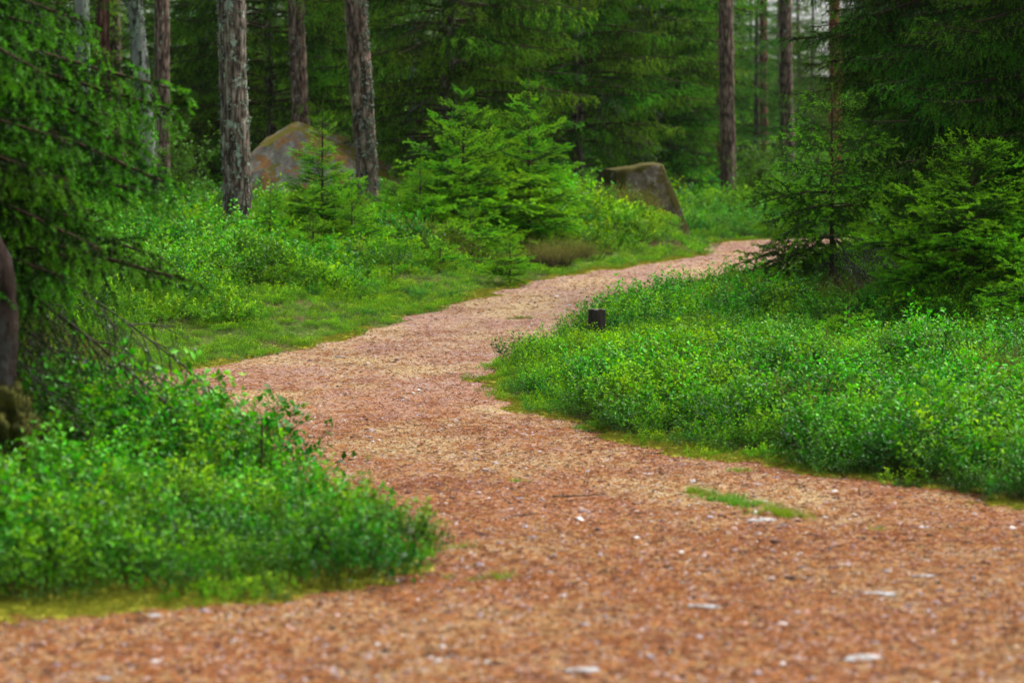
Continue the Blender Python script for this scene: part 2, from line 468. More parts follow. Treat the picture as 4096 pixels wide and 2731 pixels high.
# ------------------------------------------------------------------ scatter with geometry nodes (for what nobody could count)
def source_collection(name, meshes):
    c = bpy.data.collections.new(name)
    for k, me in enumerate(meshes):
        o = bpy.data.objects.new('%s_piece_%02d' % (name, k), me); c.objects.link(o)
    return c
def scatter(name, coll, n_src, P, rot, scl, idx, label):
    me = bpy.data.meshes.new(name)
    me.vertices.add(len(P)); me.vertices.foreach_set('co', np.asarray(P, np.float32).ravel())
    a = me.attributes.new('rot', 'FLOAT_VECTOR', 'POINT'); a.data.foreach_set('vector', np.asarray(rot, np.float32).ravel())
    scl = np.asarray(scl, np.float32)
    if scl.ndim == 1: scl = np.repeat(scl[:, None], 3, 1)
    a = me.attributes.new('scl', 'FLOAT_VECTOR', 'POINT'); a.data.foreach_set('vector', scl.ravel())
    a = me.attributes.new('idx', 'INT', 'POINT'); a.data.foreach_set('value', np.asarray(idx, np.int32))
    o = link(name, me)
    ng = bpy.data.node_groups.new(name, 'GeometryNodeTree')
    ng.interface.new_socket('Geometry', in_out='INPUT', socket_type='NodeSocketGeometry')
    ng.interface.new_socket('Geometry', in_out='OUTPUT', socket_type='NodeSocketGeometry')
    gi = ng.nodes.new('NodeGroupInput'); go = ng.nodes.new('NodeGroupOutput')
    ip = ng.nodes.new('GeometryNodeInstanceOnPoints')
    ci = ng.nodes.new('GeometryNodeCollectionInfo'); ci.inputs[0].default_value = coll
    ci.inputs['Separate Children'].default_value = True; ci.inputs['Reset Children'].default_value = True
    def attr(nm, dt):
        n = ng.nodes.new('GeometryNodeInputNamedAttribute'); n.data_type = dt; n.inputs[0].default_value = nm; return n.outputs[0]
    ng.links.new(gi.outputs[0], ip.inputs['Points']); ng.links.new(ci.outputs[0], ip.inputs['Instance'])
    ip.inputs['Pick Instance'].default_value = True
    ng.links.new(attr('idx', 'INT'), ip.inputs['Instance Index'])
    er = ng.nodes.new('FunctionNodeEulerToRotation'); ng.links.new(attr('rot', 'FLOAT_VECTOR'), er.inputs[0])
    ng.links.new(er.outputs[0], ip.inputs['Rotation'])
    ng.links.new(attr('scl', 'FLOAT_VECTOR'), ip.inputs['Scale'])
    ng.links.new(ip.outputs[0], go.inputs[0])
    md = o.modifiers.new('scatter', 'NODES'); md.node_group = ng
    return tag(o, label, kind='stuff')

# ---- bilberry clumps
def berry_clump(rng, h=.3, spread=.13, nst=15, leaf=.017, dens=70, mats=None, straight=1.0):
    a = rng.uniform(0, 2 * pi, nst); r = spread * np.sqrt(rng.random(nst))
    S = np.stack([r * np.cos(a), r * np.sin(a), np.full(nst, -.02)], 1)
    q = r / spread
    D = np.stack([np.cos(a) * q * .75, np.sin(a) * q * .75, np.full(nst, straight)], 1)
    D += rng.normal(0, .12, D.shape)
    tw = Twigs(S, D, h * (1 - .38 * q ** 2) * rng.uniform(.7, 1.08, nst), .05)
    mb = MB(); tw.wood(mb, .0016, 3, 4, 0)
    ch = tw.children(rng, h * .10, .3, lambda L, t: L * .38 * (1.15 - .6 * t), .75, .02, roll=1.5, up=.35)
    ch.wood(mb, .0009, 3, 3, 0)
    for q, ff in ((tw, .55), (ch, 1.)):
        cnt = np.maximum(2, (q.L * (dens * ff)).astype(int))
        i = np.repeat(np.arange(len(q.L)), cnt); t = rng.uniform(.1 if q is ch else .5, 1.0, len(i))
        P = q.at(i, t); T = q.tan(i, t)
        R = rng.normal(size=T.shape); R = nrm(R - T * np.sum(R * T, 1)[:, None])
        Dl = nrm(T * .55 + R * .9); Dl[:, 2] += .1; Dl = nrm(Dl)
        N = nrm(np.cross(Dl, nrm(rng.normal(size=T.shape))) ); N = nrm(N * np.sign(N[:, 2:3] + 1e-6) + np.array([0, 0, .7]))
        l = leaf * rng.uniform(.65, 1.2, len(i))
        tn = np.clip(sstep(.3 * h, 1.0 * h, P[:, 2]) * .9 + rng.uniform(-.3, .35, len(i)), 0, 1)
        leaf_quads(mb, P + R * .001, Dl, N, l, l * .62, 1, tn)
    return mb
def heath_clump(rng, h=.3, n=90, mats=None):
    a = rng.uniform(0, 2 * pi, n); r = .10 * np.sqrt(rng.random(n))
    S = np.stack([r * np.cos(a), r * np.sin(a), np.full(n, -.02)], 1)
    D = np.stack([np.cos(a) * .45, np.sin(a) * .45, np.ones(n)], 1) + rng.normal(0, .2, (n, 3))
    tw = Twigs(S, D, h * rng.uniform(.55, 1.1, n), .06)
    mb = MB(); tw.wood(mb, .0016, 3, 3, 0)
    tw.needles(mb, rng, 300, .008, .003, 1, t0=.35, new=.06)
    return mb
def grass_clump(rng, h=.2, n=60, spread=.06, w=.004, lean=.5):
    a = rng.uniform(0, 2 * pi, n); r = spread * np.sqrt(rng.random(n))
    S = np.stack([r * np.cos(a), r * np.sin(a), np.full(n, -.01)], 1)
    D = np.stack([np.cos(a) * lean, np.sin(a) * lean, np.ones(n)], 1) + rng.normal(0, .18, (n, 3))
    tw = Twigs(S, D, h * rng.uniform(.5, 1.1, n), .25)
    mb = MB(); m = 4; t = np.linspace(0, 1, m)
    P = tw.at(np.repeat(np.arange(n), m), np.tile(t, n)).reshape(n, m, 3)
    W = nrm(np.stack([-np.sin(a + .6), np.cos(a + .6), np.zeros(n)], 1))[:, None] * (w * .5 * (1 - .9 * t))[None, :, None]
    V = np.stack([P - W, P + W], 2); idx = np.arange(n * m * 2).reshape(n, m, 2)
    q = np.stack([idx[:, :-1, 0], idx[:, :-1, 1], idx[:, 1:, 1], idx[:, 1:, 0]], -1).reshape(-1, 4)
    mb.add(V, quads=q, mat=0, tone=np.tile(np.repeat(t, 2), n) * .8 + np.repeat(rng.uniform(0, .2, n), 2 * m))
    return mb
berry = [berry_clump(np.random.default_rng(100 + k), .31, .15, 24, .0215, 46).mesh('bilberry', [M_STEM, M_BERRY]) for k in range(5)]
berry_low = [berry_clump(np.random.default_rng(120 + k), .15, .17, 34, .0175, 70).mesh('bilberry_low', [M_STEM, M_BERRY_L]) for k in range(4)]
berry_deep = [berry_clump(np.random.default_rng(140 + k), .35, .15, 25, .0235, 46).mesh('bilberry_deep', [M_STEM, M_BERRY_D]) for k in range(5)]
heath = [heath_clump(np.random.default_rng(160 + k)).mesh('heather', [M_TWIG, M_HEATH]) for k in range(3)]
grass = [grass_clump(np.random.default_rng(180 + k), .22, 40).mesh('grass', [M_GRASS]) for k in range(4)]
SRC = source_collection('undergrowth_plants', berry + berry_low + berry_deep + heath + grass)
iB, iL, iD, iH, iG = 0, 5, 9, 14, 17

def jitter_field(x0, x1, y0, y1, sp, rng, wedge=True, margin=1.5):
    nx = int((x1 - x0) / sp); ny = int((y1 - y0) / sp)
    X, Y = np.meshgrid(np.arange(nx), np.arange(ny))
    X = x0 + (X.ravel() + rng.random(nx * ny)) * sp; Y = y0 + (Y.ravel() + rng.random(nx * ny)) * sp
    if wedge:
        k = np.abs(X) < .2118 * Y * 1.08 + margin; X = X[k]; Y = Y[k]
    return X, Y
def undergrowth():
    rng = np.random.default_rng(42)
    out = []
    for (y0, y1, sp, big) in ((8, 16, .155, 1.0), (16, 30, .160, 1.0), (30, 48, .205, 1.2), (48, 75, .40, 1.9)):
        X, Y = jitter_field(-17, 17, y0, y1, sp, rng)
        sd = path_sd(X, Y)
        k = (sd < -.03) | ((sd < .14) & (rng.random(len(X)) < .10)); X = X[k]; Y = Y[k]; sd = sd[k]; n = len(X)
        z = gz_raw(X, Y, sd); off = np.maximum(-sd, 0)
        nz = fbm2(X * .9, Y * .9, 3, 51); nf = noise2(X * 2.6, Y * 2.6, 61)
        front = (X < 0) & (Y < 17)
        right = (X > 0) & (Y < 30)
        left = (X < 3.2) & (Y >= 19) & ~right
        edge_w = np.where(front, .15, np.where(right, .45, 1.0))
        s = .42 + .58 * sstep(.0, edge_w, off)
        s = np.where(left, .34 + .66 * sstep(.7, 1.9, off + (nz - .5)), s)
        s = s * (.45 + 1.15 * nz) * rng.uniform(.75, 1.3, n) * big
        s = np.where(front, s * 1.0 * (1 + .45 * np.exp(-(((X + 1.75) / .5) ** 2 + ((Y - 13.1) / .8) ** 2))), s)
        s = s * np.where(front, 1 - .5 * sstep(13.3, 14.6, Y) * sstep(-4.5, -3.0, X), 1.)
        s = s * np.where(left, 1 + .35 * sstep(1.3, 2.4, off), 1.) * (1 + .8 * np.exp(-(((X - 2.1) / 1.1) ** 2 + ((Y - 39.6) / 1.2) ** 2)))
        dark = nf + (nz - .5) * .6 + rng.uniform(-.15, .15, n)
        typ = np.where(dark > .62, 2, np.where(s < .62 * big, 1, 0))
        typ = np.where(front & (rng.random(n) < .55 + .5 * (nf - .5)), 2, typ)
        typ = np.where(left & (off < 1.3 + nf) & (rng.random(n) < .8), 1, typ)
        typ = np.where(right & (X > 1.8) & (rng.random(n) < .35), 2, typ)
        hz = fbm2(X * .8 + 40, Y * .8, 2, 71)
        typ = np.where((hz > .66) & ~front & (off > .8) & (rng.random(n) < .7), 3, typ)
        typ = np.where(((rng.random(n) < .06) | ((hz < .3) & (rng.random(n) < .3))) & ~front, 4, typ)
        # thin places where the moss shows
        keep = rng.random(n) < np.where(nf < .22, .35, 1.)
        keep &= ~(((off < .08) & (rng.random(n) < .3)))
        keep &= (np.abs(X + 3.72) > .32) | (np.abs(Y - 33) > .4)
        keep &= ~((np.abs(X - .82) < .20) & (Y > 23.0) & (Y < 24.5))
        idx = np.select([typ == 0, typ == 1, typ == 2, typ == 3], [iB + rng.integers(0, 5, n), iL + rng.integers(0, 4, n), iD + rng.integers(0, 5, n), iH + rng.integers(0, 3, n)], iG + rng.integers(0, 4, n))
        s = np.where(typ == 1, np.maximum(s * 1.5, .55), s)
        s = np.where(typ >= 3, s * 1.05, s)
        rot = np.stack([rng.normal(0, .12, n), rng.normal(0, .12, n), rng.uniform(0, 2 * pi, n)], 1)
        out.append((np.stack([X, Y, z], 1)[keep], rot[keep], s[keep], idx[keep]))
    P, R, S_, I = [np.concatenate([o[q] for o in out]) for q in range(4)]
    print('undergrowth clumps', len(P))
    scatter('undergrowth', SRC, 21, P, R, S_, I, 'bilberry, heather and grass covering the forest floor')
undergrowth()

# ---- litter on the path
def litter():
    rng = np.random.default_rng(77)
    def mat(name, stops, rough=.85):
        m, nt, out = newmat(name); oi = nt.nodes.new('ShaderNodeObjectInfo')
        c = ramp(nt, stops, oi.outputs['Random'], 'CONSTANT')
        p = nt.nodes.new('ShaderNodeBsdfPrincipled'); p.inputs['Roughness'].default_value = rough; p.inputs['Specular IOR Level'].default_value = .2
        nt.links.new(c, p.inputs['Base Color']); nt.links.new(p.outputs[0], out.inputs[0]); return m
    m_stone = mat('gravel_stones', [(0, (.20, .085, .055)), (.2, (.27, .15, .115)), (.38, (.09, .05, .045)), (.52, (.32, .23, .20)), (.66, (.27, .23, .25)), (.78, (.44, .41, .40)), (.86, (.16, .11, .115)), (.94, (.025, .018, .017))])
    m_needle = mat('fallen_needles', [(0, (.25, .090, .025)), (.3, (.34, .14, .04)), (.55, (.17, .055, .018)), (.75, (.38, .24, .10)), (.9, (.06, .028, .014))])
    pieces = []
    for k in range(4):
        mb = MB(); r = np.random.default_rng(k)
        import itertools
        V = np.array([(1, 0, 0), (-1, 0, 0), (0, 1, 0), (0, -1, 0), (0, 0, 1), (0, 0, -1), (.7, .7, .3), (-.7, .7, -.2), (-.6, -.7, .35), (.7, -.6, -.3)], float)
        V = V * r.uniform(.75, 1.2, V.shape) * np.array([.008, .006, .0045])
        import bmesh
        bm = bmesh.new(); [bm.verts.new(v) for v in V]; bmesh.ops.convex_hull(bm, input=bm.verts); 
        bm.verts.index_update(); vs = np.array([v.co[:] for v in bm.verts]); fs = [[v.index for v in f.verts] for f in bm.faces if len(f.verts) == 3]
        mb.add(vs, tris=fs); bm.free()
        pieces.append(mb.mesh('stone', [m_stone], smooth=False))
    for k in range(4):
        mb = MB(); r = np.random.default_rng(50 + k); n = 7
        for q in range(n):
            a = r.uniform(0, 2 * pi); L = r.uniform(.012, .03); c = np.array([r.uniform(-.02, .02), r.uniform(-.02, .02), r.uniform(.001, .004)])
            d = np.array([cos(a), sin(a), r.uniform(-.1, .15)]); w = np.array([-sin(a), cos(a), 0]) * .0013
            mb.add([c - d * L / 2 - w, c - d * L / 2 + w, c + d * L / 2 + w, c + d * L / 2 - w, c + (0, 0, .0022)], tris=[(0, 1, 4), (1, 2, 4), (2, 3, 4), (3, 0, 4)])
        pieces.append(mb.mesh('needles', [m_needle], smooth=False))
    C = source_collection('path_litter_pieces', pieces)
    P_, S_, I_ = [], [], []
    for (y0, y1, sp, big) in ((6.5, 12, .026, 1.15), (12, 18, .038, 1.2), (18, 26, .058, 1.25), (26, 44, .10, 1.5)):
        X, Y = jitter_field(-9, 9, y0, y1, sp, rng, margin=1.6)
        sd = path_sd(X, Y); k = sd > -.05; X = X[k]; Y = Y[k]; sd = sd[k]; n = len(X)
        z = gz_raw(X, Y, sd) + np.clip(sd * .12, -.05, .012) + .001
        ty = rng.random(n) < .52
        idx = np.where(ty, rng.integers(0, 4, n), 4 + rng.integers(0, 4, n))
        s = np.where(ty, rng.uniform(.4, 1.15, n) ** 1.3, rng.uniform(.7, 1.3, n)) * big
        s = np.where(ty & (rng.random(n) < .07), s * rng.uniform(1.4, 2.9, n) ** 1.0, s)
        P_.append(np.stack([X, Y, z], 1)); S_.append(s); I_.append(idx)
    P = np.concatenate(P_); n = len(P); print('litter', n)
    rot = np.stack([rng.normal(0, .2, n), rng.normal(0, .2, n), rng.uniform(0, 2 * pi, n)], 1)
    scatter('gravel_litter', C, 8, P, rot, np.concatenate(S_), np.concatenate(I_), 'loose gravel and brown fallen needles on the path')
litter()

# ------------------------------------------------------------------ trunks
def bark_mat(name, cols, lich=(.28, .36, .28), lichen_amt=.5, red=None, redz=None, zs=.28, white=None):
    m, nt, out = newmat(name)
    tc = nt.nodes.new('ShaderNodeTexCoord'); O = tc.outputs['Object']
    oi = nt.nodes.new('ShaderNodeObjectInfo')
    ad = nt.nodes.new('ShaderNodeVectorMath'); ad.operation = 'ADD'; nt.links.new(O, ad.inputs[0])
    mu = nt.nodes.new('ShaderNodeVectorMath'); mu.operation = 'SCALE'; nt.links.new(oi.outputs['Random'], mu.inputs['Scale']); mu.inputs[0].default_value = (17, 23, 31)
    nt.links.new(mu.outputs[0], ad.inputs[1]); O2 = ad.outputs[0]
    v = scaled(nt, O2, (1, 1, zs))
    at = nt.nodes.new('ShaderNodeAttribute'); at.attribute_name = 'tone'
    n1 = noise_n(nt, v, 26, 4, .65)
    s = nt.nodes.new('ShaderNodeMath'); s.operation = 'ADD'; nt.links.new(n1, s.inputs[0])
    nt.links.new(maprange(nt, at.outputs['Fac'], 0, 1, -.28, .22), s.inputs[1])
    c = ramp(nt, cols, s.outputs[0])
    if red:
        sx = nt.nodes.new('ShaderNodeSeparateXYZ'); nt.links.new(O, sx.inputs[0])
        c = mixc(nt, maprange(nt, sx.outputs[2], redz[0], redz[1]), c, mixc(nt, n1, tuple(x * .5 for x in red), red))
    n2 = noise_n(nt, scaled(nt, O2, (1, 1, .8)), 9, 5, .7)
    thr = .68 - .2 * lichen_amt
    c = mixc(nt, maprange(nt, n2, thr, thr + .06, 0, .85), c, lich)
    if white:
        n3 = noise_n(nt, scaled(nt, O2, (1, 1, .5)), 4, 5, .7)
        c = mixc(nt, maprange(nt, n3, .5, .56, 0, .9), c, white)
    p = nt.nodes.new('ShaderNodeBsdfPrincipled'); p.inputs['Roughness'].default_value = .95; p.inputs['Specular IOR Level'].default_value = .1
    nt.links.new(c, p.inputs['Base Color'])
    bu = nt.nodes.new('ShaderNodeBump'); bu.inputs['Strength'].default_value = .7; bu.inputs['Distance'].default_value = .012
    nt.links.new(n1, bu.inputs['Height']); nt.links.new(bu.outputs[0], p.inputs['Normal'])
    nt.links.new(p.outputs[0], out.inputs[0]); return m
B_GREY = [(.25, (.032, .024, .018)), (.45, (.135, .105, .082)), (.62, (.24, .20, .16)), (.8, (.34, .30, .25))]
B_RED = [(.25, (.040, .018, .012)), (.45, (.15, .070, .050)), (.62, (.24, .125, .09)), (.8, (.30, .19, .15))]
M_PINE = bark_mat('pine_bark_with_lichen', B_GREY, lichen_amt=.62)
M_PINE_RED = bark_mat('pine_bark_reddish', B_RED, lichen_amt=.15)
M_PINE_BROWN = bark_mat('pine_bark_brown', [(.25, (.032, .021, .016)), (.45, (.140, .098, .075)), (.62, (.235, .170, .132)), (.8, (.30, .24, .195))], lichen_amt=.3)
M_PINE_ORANGE = bark_mat('pine_bark_orange', [(.25, (.09, .032, .018)), (.45, (.24, .085, .050)), (.62, (.34, .135, .08)), (.8, (.42, .22, .15))], lichen_amt=.0, zs=.6)
M_BIRCH = bark_mat('birch_bark_old', [(.3, (.02, .02, .016)), (.55, (.085, .085, .070)), (.8, (.17, .17, .15))], lich=(.20, .26, .19), lichen_amt=1.0, white=(.17, .185, .165), zs=1.4)
M_SPRUCE_BARK = bark_mat('spruce_bark', [(.25, (.030, .022, .020)), (.45, (.11, .085, .075)), (.62, (.19, .15, .135)), (.8, (.26, .22, .20))], lichen_amt=.45, zs=.7)

def trunk_mb(seed, h, r0, r1, k=40, dz=.05, bend=.08, ridge=.014, flare=.35, lean=(0, 0), fine=True):
    rng = np.random.default_rng(seed)
    m = max(8, int(h / dz)); z = np.linspace(-.25, h, m); t = np.clip(z / h, 0, 1)
    cx = lean[0] * t + bend * (noise2(z * .22, np.full(m, seed * 1.3), 5) - noise2(0., seed * 1.3, 5)); cy = lean[1] * t + bend * (noise2(z * .22, np.full(m, seed * 2.7), 6) - noise2(0., seed * 2.7, 6))
    R = r1 + (r0 - r1) * (1 - t) ** 1.0 + flare * r0 * np.exp(-np.clip(z + .1, 0, 9) / .18)
    an = np.arange(k) * 2 * pi / k
    Z, A = np.meshgrid(z, an, indexing='ij')
    X0 = np.cos(A); Y0 = np.sin(A)
    sc = 1 / .045
    n = noise3(X0 * r0 * sc, Y0 * r0 * sc, Z * sc * .22 + seed * 7, 3); n2 = noise3(X0 * r0 * sc * 2.3, Y0 * r0 * sc * 2.3, Z * sc * .6 + seed, 4)
    rid = 1 - np.abs(2 * n - 1); crack = np.clip(1.25 - 1.6 * rid, 0, 1) * .7 + n2 * .35
    fl = 1 + flare * .5 * np.exp(-np.clip(Z, 0, 9) / .25) * np.sin(A * 5 + seed)
    RR = R[:, None] * fl + ridge * (crack - .5) + (fbm3(X0 * 1.5, Y0 * 1.5, Z * 1.2 + seed * 3, 2) - .5) * r0 * .28
    V = np.stack([cx[:, None] + RR * X0, cy[:, None] + RR * Y0, Z], -1)
    idx = np.arange(m * k).reshape(m, k)
    q = np.stack([idx[:-1], np.roll(idx, -1, 1)[:-1], np.roll(idx, -1, 1)[1:], idx[1:]], -1).reshape(-1, 4)
    mb = MB(); mb.add(V, quads=q, tone=crack.ravel())
    return mb, np.stack([cx, cy, z], 1), R
def lichen_flakes(seed, cl, R, n, zmax, size=.02, side=None):
    rng = np.random.default_rng(seed); z = rng.uniform(.1, zmax, n) 
    a = rng.uniform(0, 2 * pi, n)
    if side is not None: a = side + rng.normal(0, .9, n)
    keep = noise2(a * 1.6, z * 1.7, seed) > .38; z = z[keep]; a = a[keep]; n = len(z)
    cx = np.interp(z, cl[:, 2], cl[:, 0]); cy = np.interp(z, cl[:, 2], cl[:, 1]); r = np.interp(z, cl[:, 2], R)
    O = np.stack([np.cos(a), np.sin(a), np.zeros(n)], 1)
    P = np.stack([cx, cy, z], 1) + O * r[:, None]
    mb = MB()
    for q in range(3):
        D = nrm(O * rng.uniform(.1, .9, n)[:, None] + rng.normal(0, .7, O.shape)); N = nrm(O + rng.normal(0, .5, O.shape))
        s = size * rng.uniform(.5, 1.5, n)
        leaf_quads(mb, P + rng.normal(0, size * .4, O.shape) * .8, D, N, s * 1.3, s, 0, 0, .4)
    return mb

def pine_crown_mb(seed, z0, R=2.0, n=260):
    rng = np.random.default_rng(seed); mb = MB()
    nb = 16; a = rng.uniform(0, 2 * pi, nb); z = z0 + rng.uniform(-2.5, 1.5, nb)
    S = np.stack([0 * a, 0 * a, z], 1); D = np.stack([np.cos(a), np.sin(a), rng.uniform(.1, .6, nb)], 1)
    tw = Twigs(S, D, R * rng.uniform(.6, 1.1, nb), .05); tw.wood(mb, .035, 4, 5, 0)
    ch = tw.children(rng, .28, .35, lambda L, t: .7 * (1.1 - .4 * t), .8, .0, roll=1.2, up=.3); ch.wood(mb, .012, 3, 3, 0)
    ch.needles(mb, rng, 70, .16, .03, 1, t0=.3)
    return mb
M_PINE_NEEDLE = foliage_mat('pine_needles', (.03, .075, .02), (.055, .12, .03), .2, .6, .2, .2)
PINE_CROWNS = [pine_crown_mb(900 + k, 14.5).mesh('pine_crown', [M_TWIG, M_PINE_NEEDLE]) for k in range(3)]

def pine(px, d, w_px, label, mat, seed, h=13.0, group=None, name='pine_tree', lean_px=0.0, flakes=0, side=None, cat='tree', k=40, dz=.05, crown=True, bend=.10, ridge=.014, taper=.62):
    x, y, z = place(px, d)
    r0 = w_px / FPX * d / 2
    t = thing(name, label, cat, (x, y, z - .05), 0, group)
    lean = lean_px / FPX * d * h / ((HORIZON - 0) / FPX * d + CAM_H - z)
    mb, cl, R = trunk_mb(seed, h, r0, r0 * taper, k, dz, bend, ridge, lean=(lean, 0))
    link('trunk', mb.mesh('pine_trunk', [mat]), t)
    if flakes:
        f = lichen_flakes(seed + 5, cl, R, flakes, 6.5, .026, side)
        tag(link('lichen', f.mesh('lichen', [M_LICHEN]), t), kind='stuff')
    if crown:
        cr = link('crown', PINE_CROWNS[seed % 3], t, (lean, 0, h - 13.5), (0, 0, seed * 1.7)); 
    return t
pine(239, 33.0, 29, 'thick grey lichen-covered pine trunk standing at the clump edge in front of the large boulder', M_PINE, 11, flakes=1500, lean_px=-6, k=64, dz=.03, ridge=.022, taper=.8)
pine(305, 45.0, 19, 'brownish pine trunk rising directly behind the top of the large boulder', M_PINE_BROWN, 12, lean_px=-11, flakes=300, k=44)
pine(372, 38.0, 23, 'pinkish grey pine trunk with lichen down one side, by the large boulder', M_PINE_BROWN, 13, lean_px=-18, flakes=1300, side=-.6, k=56, dz=.035, ridge=.018, taper=.75)
pine(163, 41.0, 17, 'straight grey-brown pine trunk touching the crooked lichen-clad birch', M_PINE_BROWN, 14, lean_px=-3, flakes=150)
pine(104, 47.0, 17, 'dark reddish pine trunk between the two old birches', M_PINE_RED, 15, lean_px=-4)
pine(119, 54.0, 13, 'thin dark pine trunk just beside the dark reddish pine', M_PINE_BROWN, 16, lean_px=-2)
pine(729, 52.0, 16.5, 'tall dark brown pine trunk standing past the far bend of the path', M_PINE_BROWN, 17, lean_px=-1)
pine(722, 66.0, 9, 'slim reddish trunk almost hidden by the tall dark brown pine past the bend', M_PINE_RED, 18, lean_px=-2)
pine(789, 64.0, 15, 'greyish hazy pine trunk in the open wood, between the brown and the orange-red pine', M_PINE_BROWN, 19, lean_px=-3)
pine(765, 72.0, 9, 'faint far reddish pine trunk among pale green young spruces', M_PINE_RED, 20, lean_px=-1)
pine(836, 58.0, 12, 'orange-red pine trunk in front of the brightest gap of sky', M_PINE_ORANGE, 21, lean_px=-4, h=16, taper=.8)
pine(864, 75.0, 11, 'dim purplish trunk fading behind the orange-red pine', M_PINE_BROWN, 22)
pine(155, 37.5, 17, 'crooked old birch trunk crusted with pale green lichen', M_BIRCH, 23, name='birch_tree', lean_px=-14, flakes=1100, bend=.35)
pine(86, 40.0, 16, 'old birch trunk with white and black bark, farthest to the left of the standing trunks', M_BIRCH, 24, name='birch_tree', lean_px=-7, flakes=400, bend=.25)
pine(412, 56.0, 9, 'thin pale birch trunk glimpsed among the dark spruce boughs', M_BIRCH, 25, name='birch_tree', lean_px=-4, bend=.3)

# ------------------------------------------------------------------ spruce branches
def br_sapling(seed, L=.8, fresh=.12, dens=560, ln=.021, w=.0058, sp=.052, latf=.52, up=.24, droop=.20, lift=.20, hang=.06, sub=True, ang=.95, spread=.25):
    rng = np.random.default_rng(seed)
    main = Twigs([(0, 0, 0)], [(1, rng.uniform(-.08, .08), up)], L, droop, lift)
    mb = MB(); main.wood(mb, .004 + .006 * L, 5, 8, 0)
    lat = main.children(rng, sp, .14, lambda q, t: latf * L * (1 - t) ** .8 * (.55 + .9 * np.minimum(t * 2.2, 1)) * .75 + .05, ang, hang, roll=spread, up=.06)
    lat.wood(mb, .0022, 3, 4, 0)
    main.needles(mb, rng, dens, ln, w, 1, t0=.25, new=fresh)
    lat.needles(mb, rng, dens, ln, w, 1, t0=.05, new=fresh)
    if sub:
        k = lat.L > .10
        l2 = Twigs(lat.S[k], lat.D[k], lat.L[k], lat.H[k])
        su = l2.children(rng, .055, .2, lambda q, t: q * .42 * (1 - t * .7) + .035, .85, hang * 1.2, roll=spread, up=.04)
        su.wood(mb, .0013, 3, 3, 0)
        su.needles(mb, rng, dens, ln, w, 1, new=fresh * .75)
    return mb
def br_old(seed, L=2.2, dens=300, ln=.02, w=.006, sp=.075, droop=.35, lift=.2, up=.15, hang=.5, latf=.38, bare=.25, subsp=.07, fresh=.09, newmax=1.0, mat_w=0, subhang=.8, subroll=1.0, woodlow=False):
    """older Norway spruce bough with hanging side twigs"""
    rng = np.random.default_rng(seed)
    main = Twigs([(0, 0, 0)], [(1, rng.uniform(-.12, .12), up)], L, droop, lift)
    mb = MB(); main.wood(mb, .008 + .008 * L, 5, 10, 0)
    lat = main.children(rng, sp, bare, lambda q, t: latf * L * (1.05 - t) ** .8 * .8 + .06, .85, hang * .35, roll=.3, up=-.02)
    lat.wood(mb, .004, 3, 5, 0)
    main.needles(mb, rng, dens, ln, w, 1, t0=.5, new=fresh, newmax=newmax)
    lat.needles(mb, rng, dens, ln, w, 1, t0=.15, new=fresh, newmax=newmax)
    su = lat.children(rng, subsp, .12, lambda q, t: (q * .40 * (1 - t * .6) + .045), .8, subhang, roll=subroll, up=-.12)
    if not woodlow: su.wood(mb, .0018, 3, 4, 0)
    su.needles(mb, rng, dens, ln, w, 1, new=fresh * .8, newmax=newmax)
    return mb
def br_dead(seed, L=1.6, droop=.45, sp=.07, lichen=.3, dens=60, needles=False):
    rng = np.random.default_rng(seed)
    main = Twigs([(0, 0, 0)], [(1, rng.uniform(-.1, .1), .0)], L, droop, .15)
    mb = MB(); main.wood(mb, .005 + .004 * L, 5, 10, 0)
    lat = main.children(rng, sp, .2, lambda q, t: .34 * L * (1.05 - t) ** .8 + .06, .8, .6, roll=.6, up=-.08)
    lat.wood(mb, .0045, 3, 5, 0)
    su = lat.children(rng, .055, .15, lambda q, t: q * .42 * (1 - t * .5) + .03, .8, .6, roll=1.0, up=-.1)
    su.wood(mb, .0028, 3, 4, 0)
    for q, f in ((main, 3.0), (lat, 1.), (su, .5)):
        cnt = np.maximum(1, (q.L * dens * f * lichen).astype(int)); i = np.repeat(np.arange(len(q.L)), cnt); t = rng.random(len(i))
        P = q.at(i, t) + rng.normal(0, .004, (len(i), 3)); D = nrm(rng.normal(size=P.shape) + (0, 0, -.4)); N = nrm(rng.normal(size=P.shape))
        s = rng.uniform(.006, .018, len(i)); leaf_quads(mb, P, D, N, s * 1.5, s, 2, 0)
    if needles:
        su.needles(mb, rng, 260, .017, .005, 1, t0=.2, new=.05, newmax=.6); lat.needles(mb, rng, 150, .017, .005, 1, t0=.5, new=.05, newmax=.6)
    return mb

SAP = [br_sapling(200 + k, .8) for k in range(6)]
def sap_meshes(mat, nm): return [b.mesh(nm, [M_TWIG, mat]) for b in SAP]
SAP_Y = sap_meshes(M_NEEDLE_Y, 'young_branch'); SAP_R = sap_meshes(M_NEEDLE_R, 'branch')
SAP_DR = [br_sapling(230 + k, .9, droop=.32, lift=.08, hang=.28, up=.15, spread=.6, fresh=.09).mesh('drooping_branch', [M_TWIG, M_NEEDLE_R]) for k in range(5)]
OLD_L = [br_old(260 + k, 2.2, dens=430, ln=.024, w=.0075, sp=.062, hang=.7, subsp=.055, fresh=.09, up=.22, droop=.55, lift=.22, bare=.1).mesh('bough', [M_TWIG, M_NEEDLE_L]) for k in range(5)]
OLD_R = [br_old(280 + k, 2.3, dens=360, ln=.022, w=.007, sp=.062, subsp=.06, hang=.6, fresh=.09).mesh('bough', [M_TWIG, M_NEEDLE]) for k in range(5)]
DEAD = [br_dead(300 + k, 1.6).mesh('dead_branch', [M_DEAD, M_NEEDLE_B, M_LICHEN]) for k in range(3)]
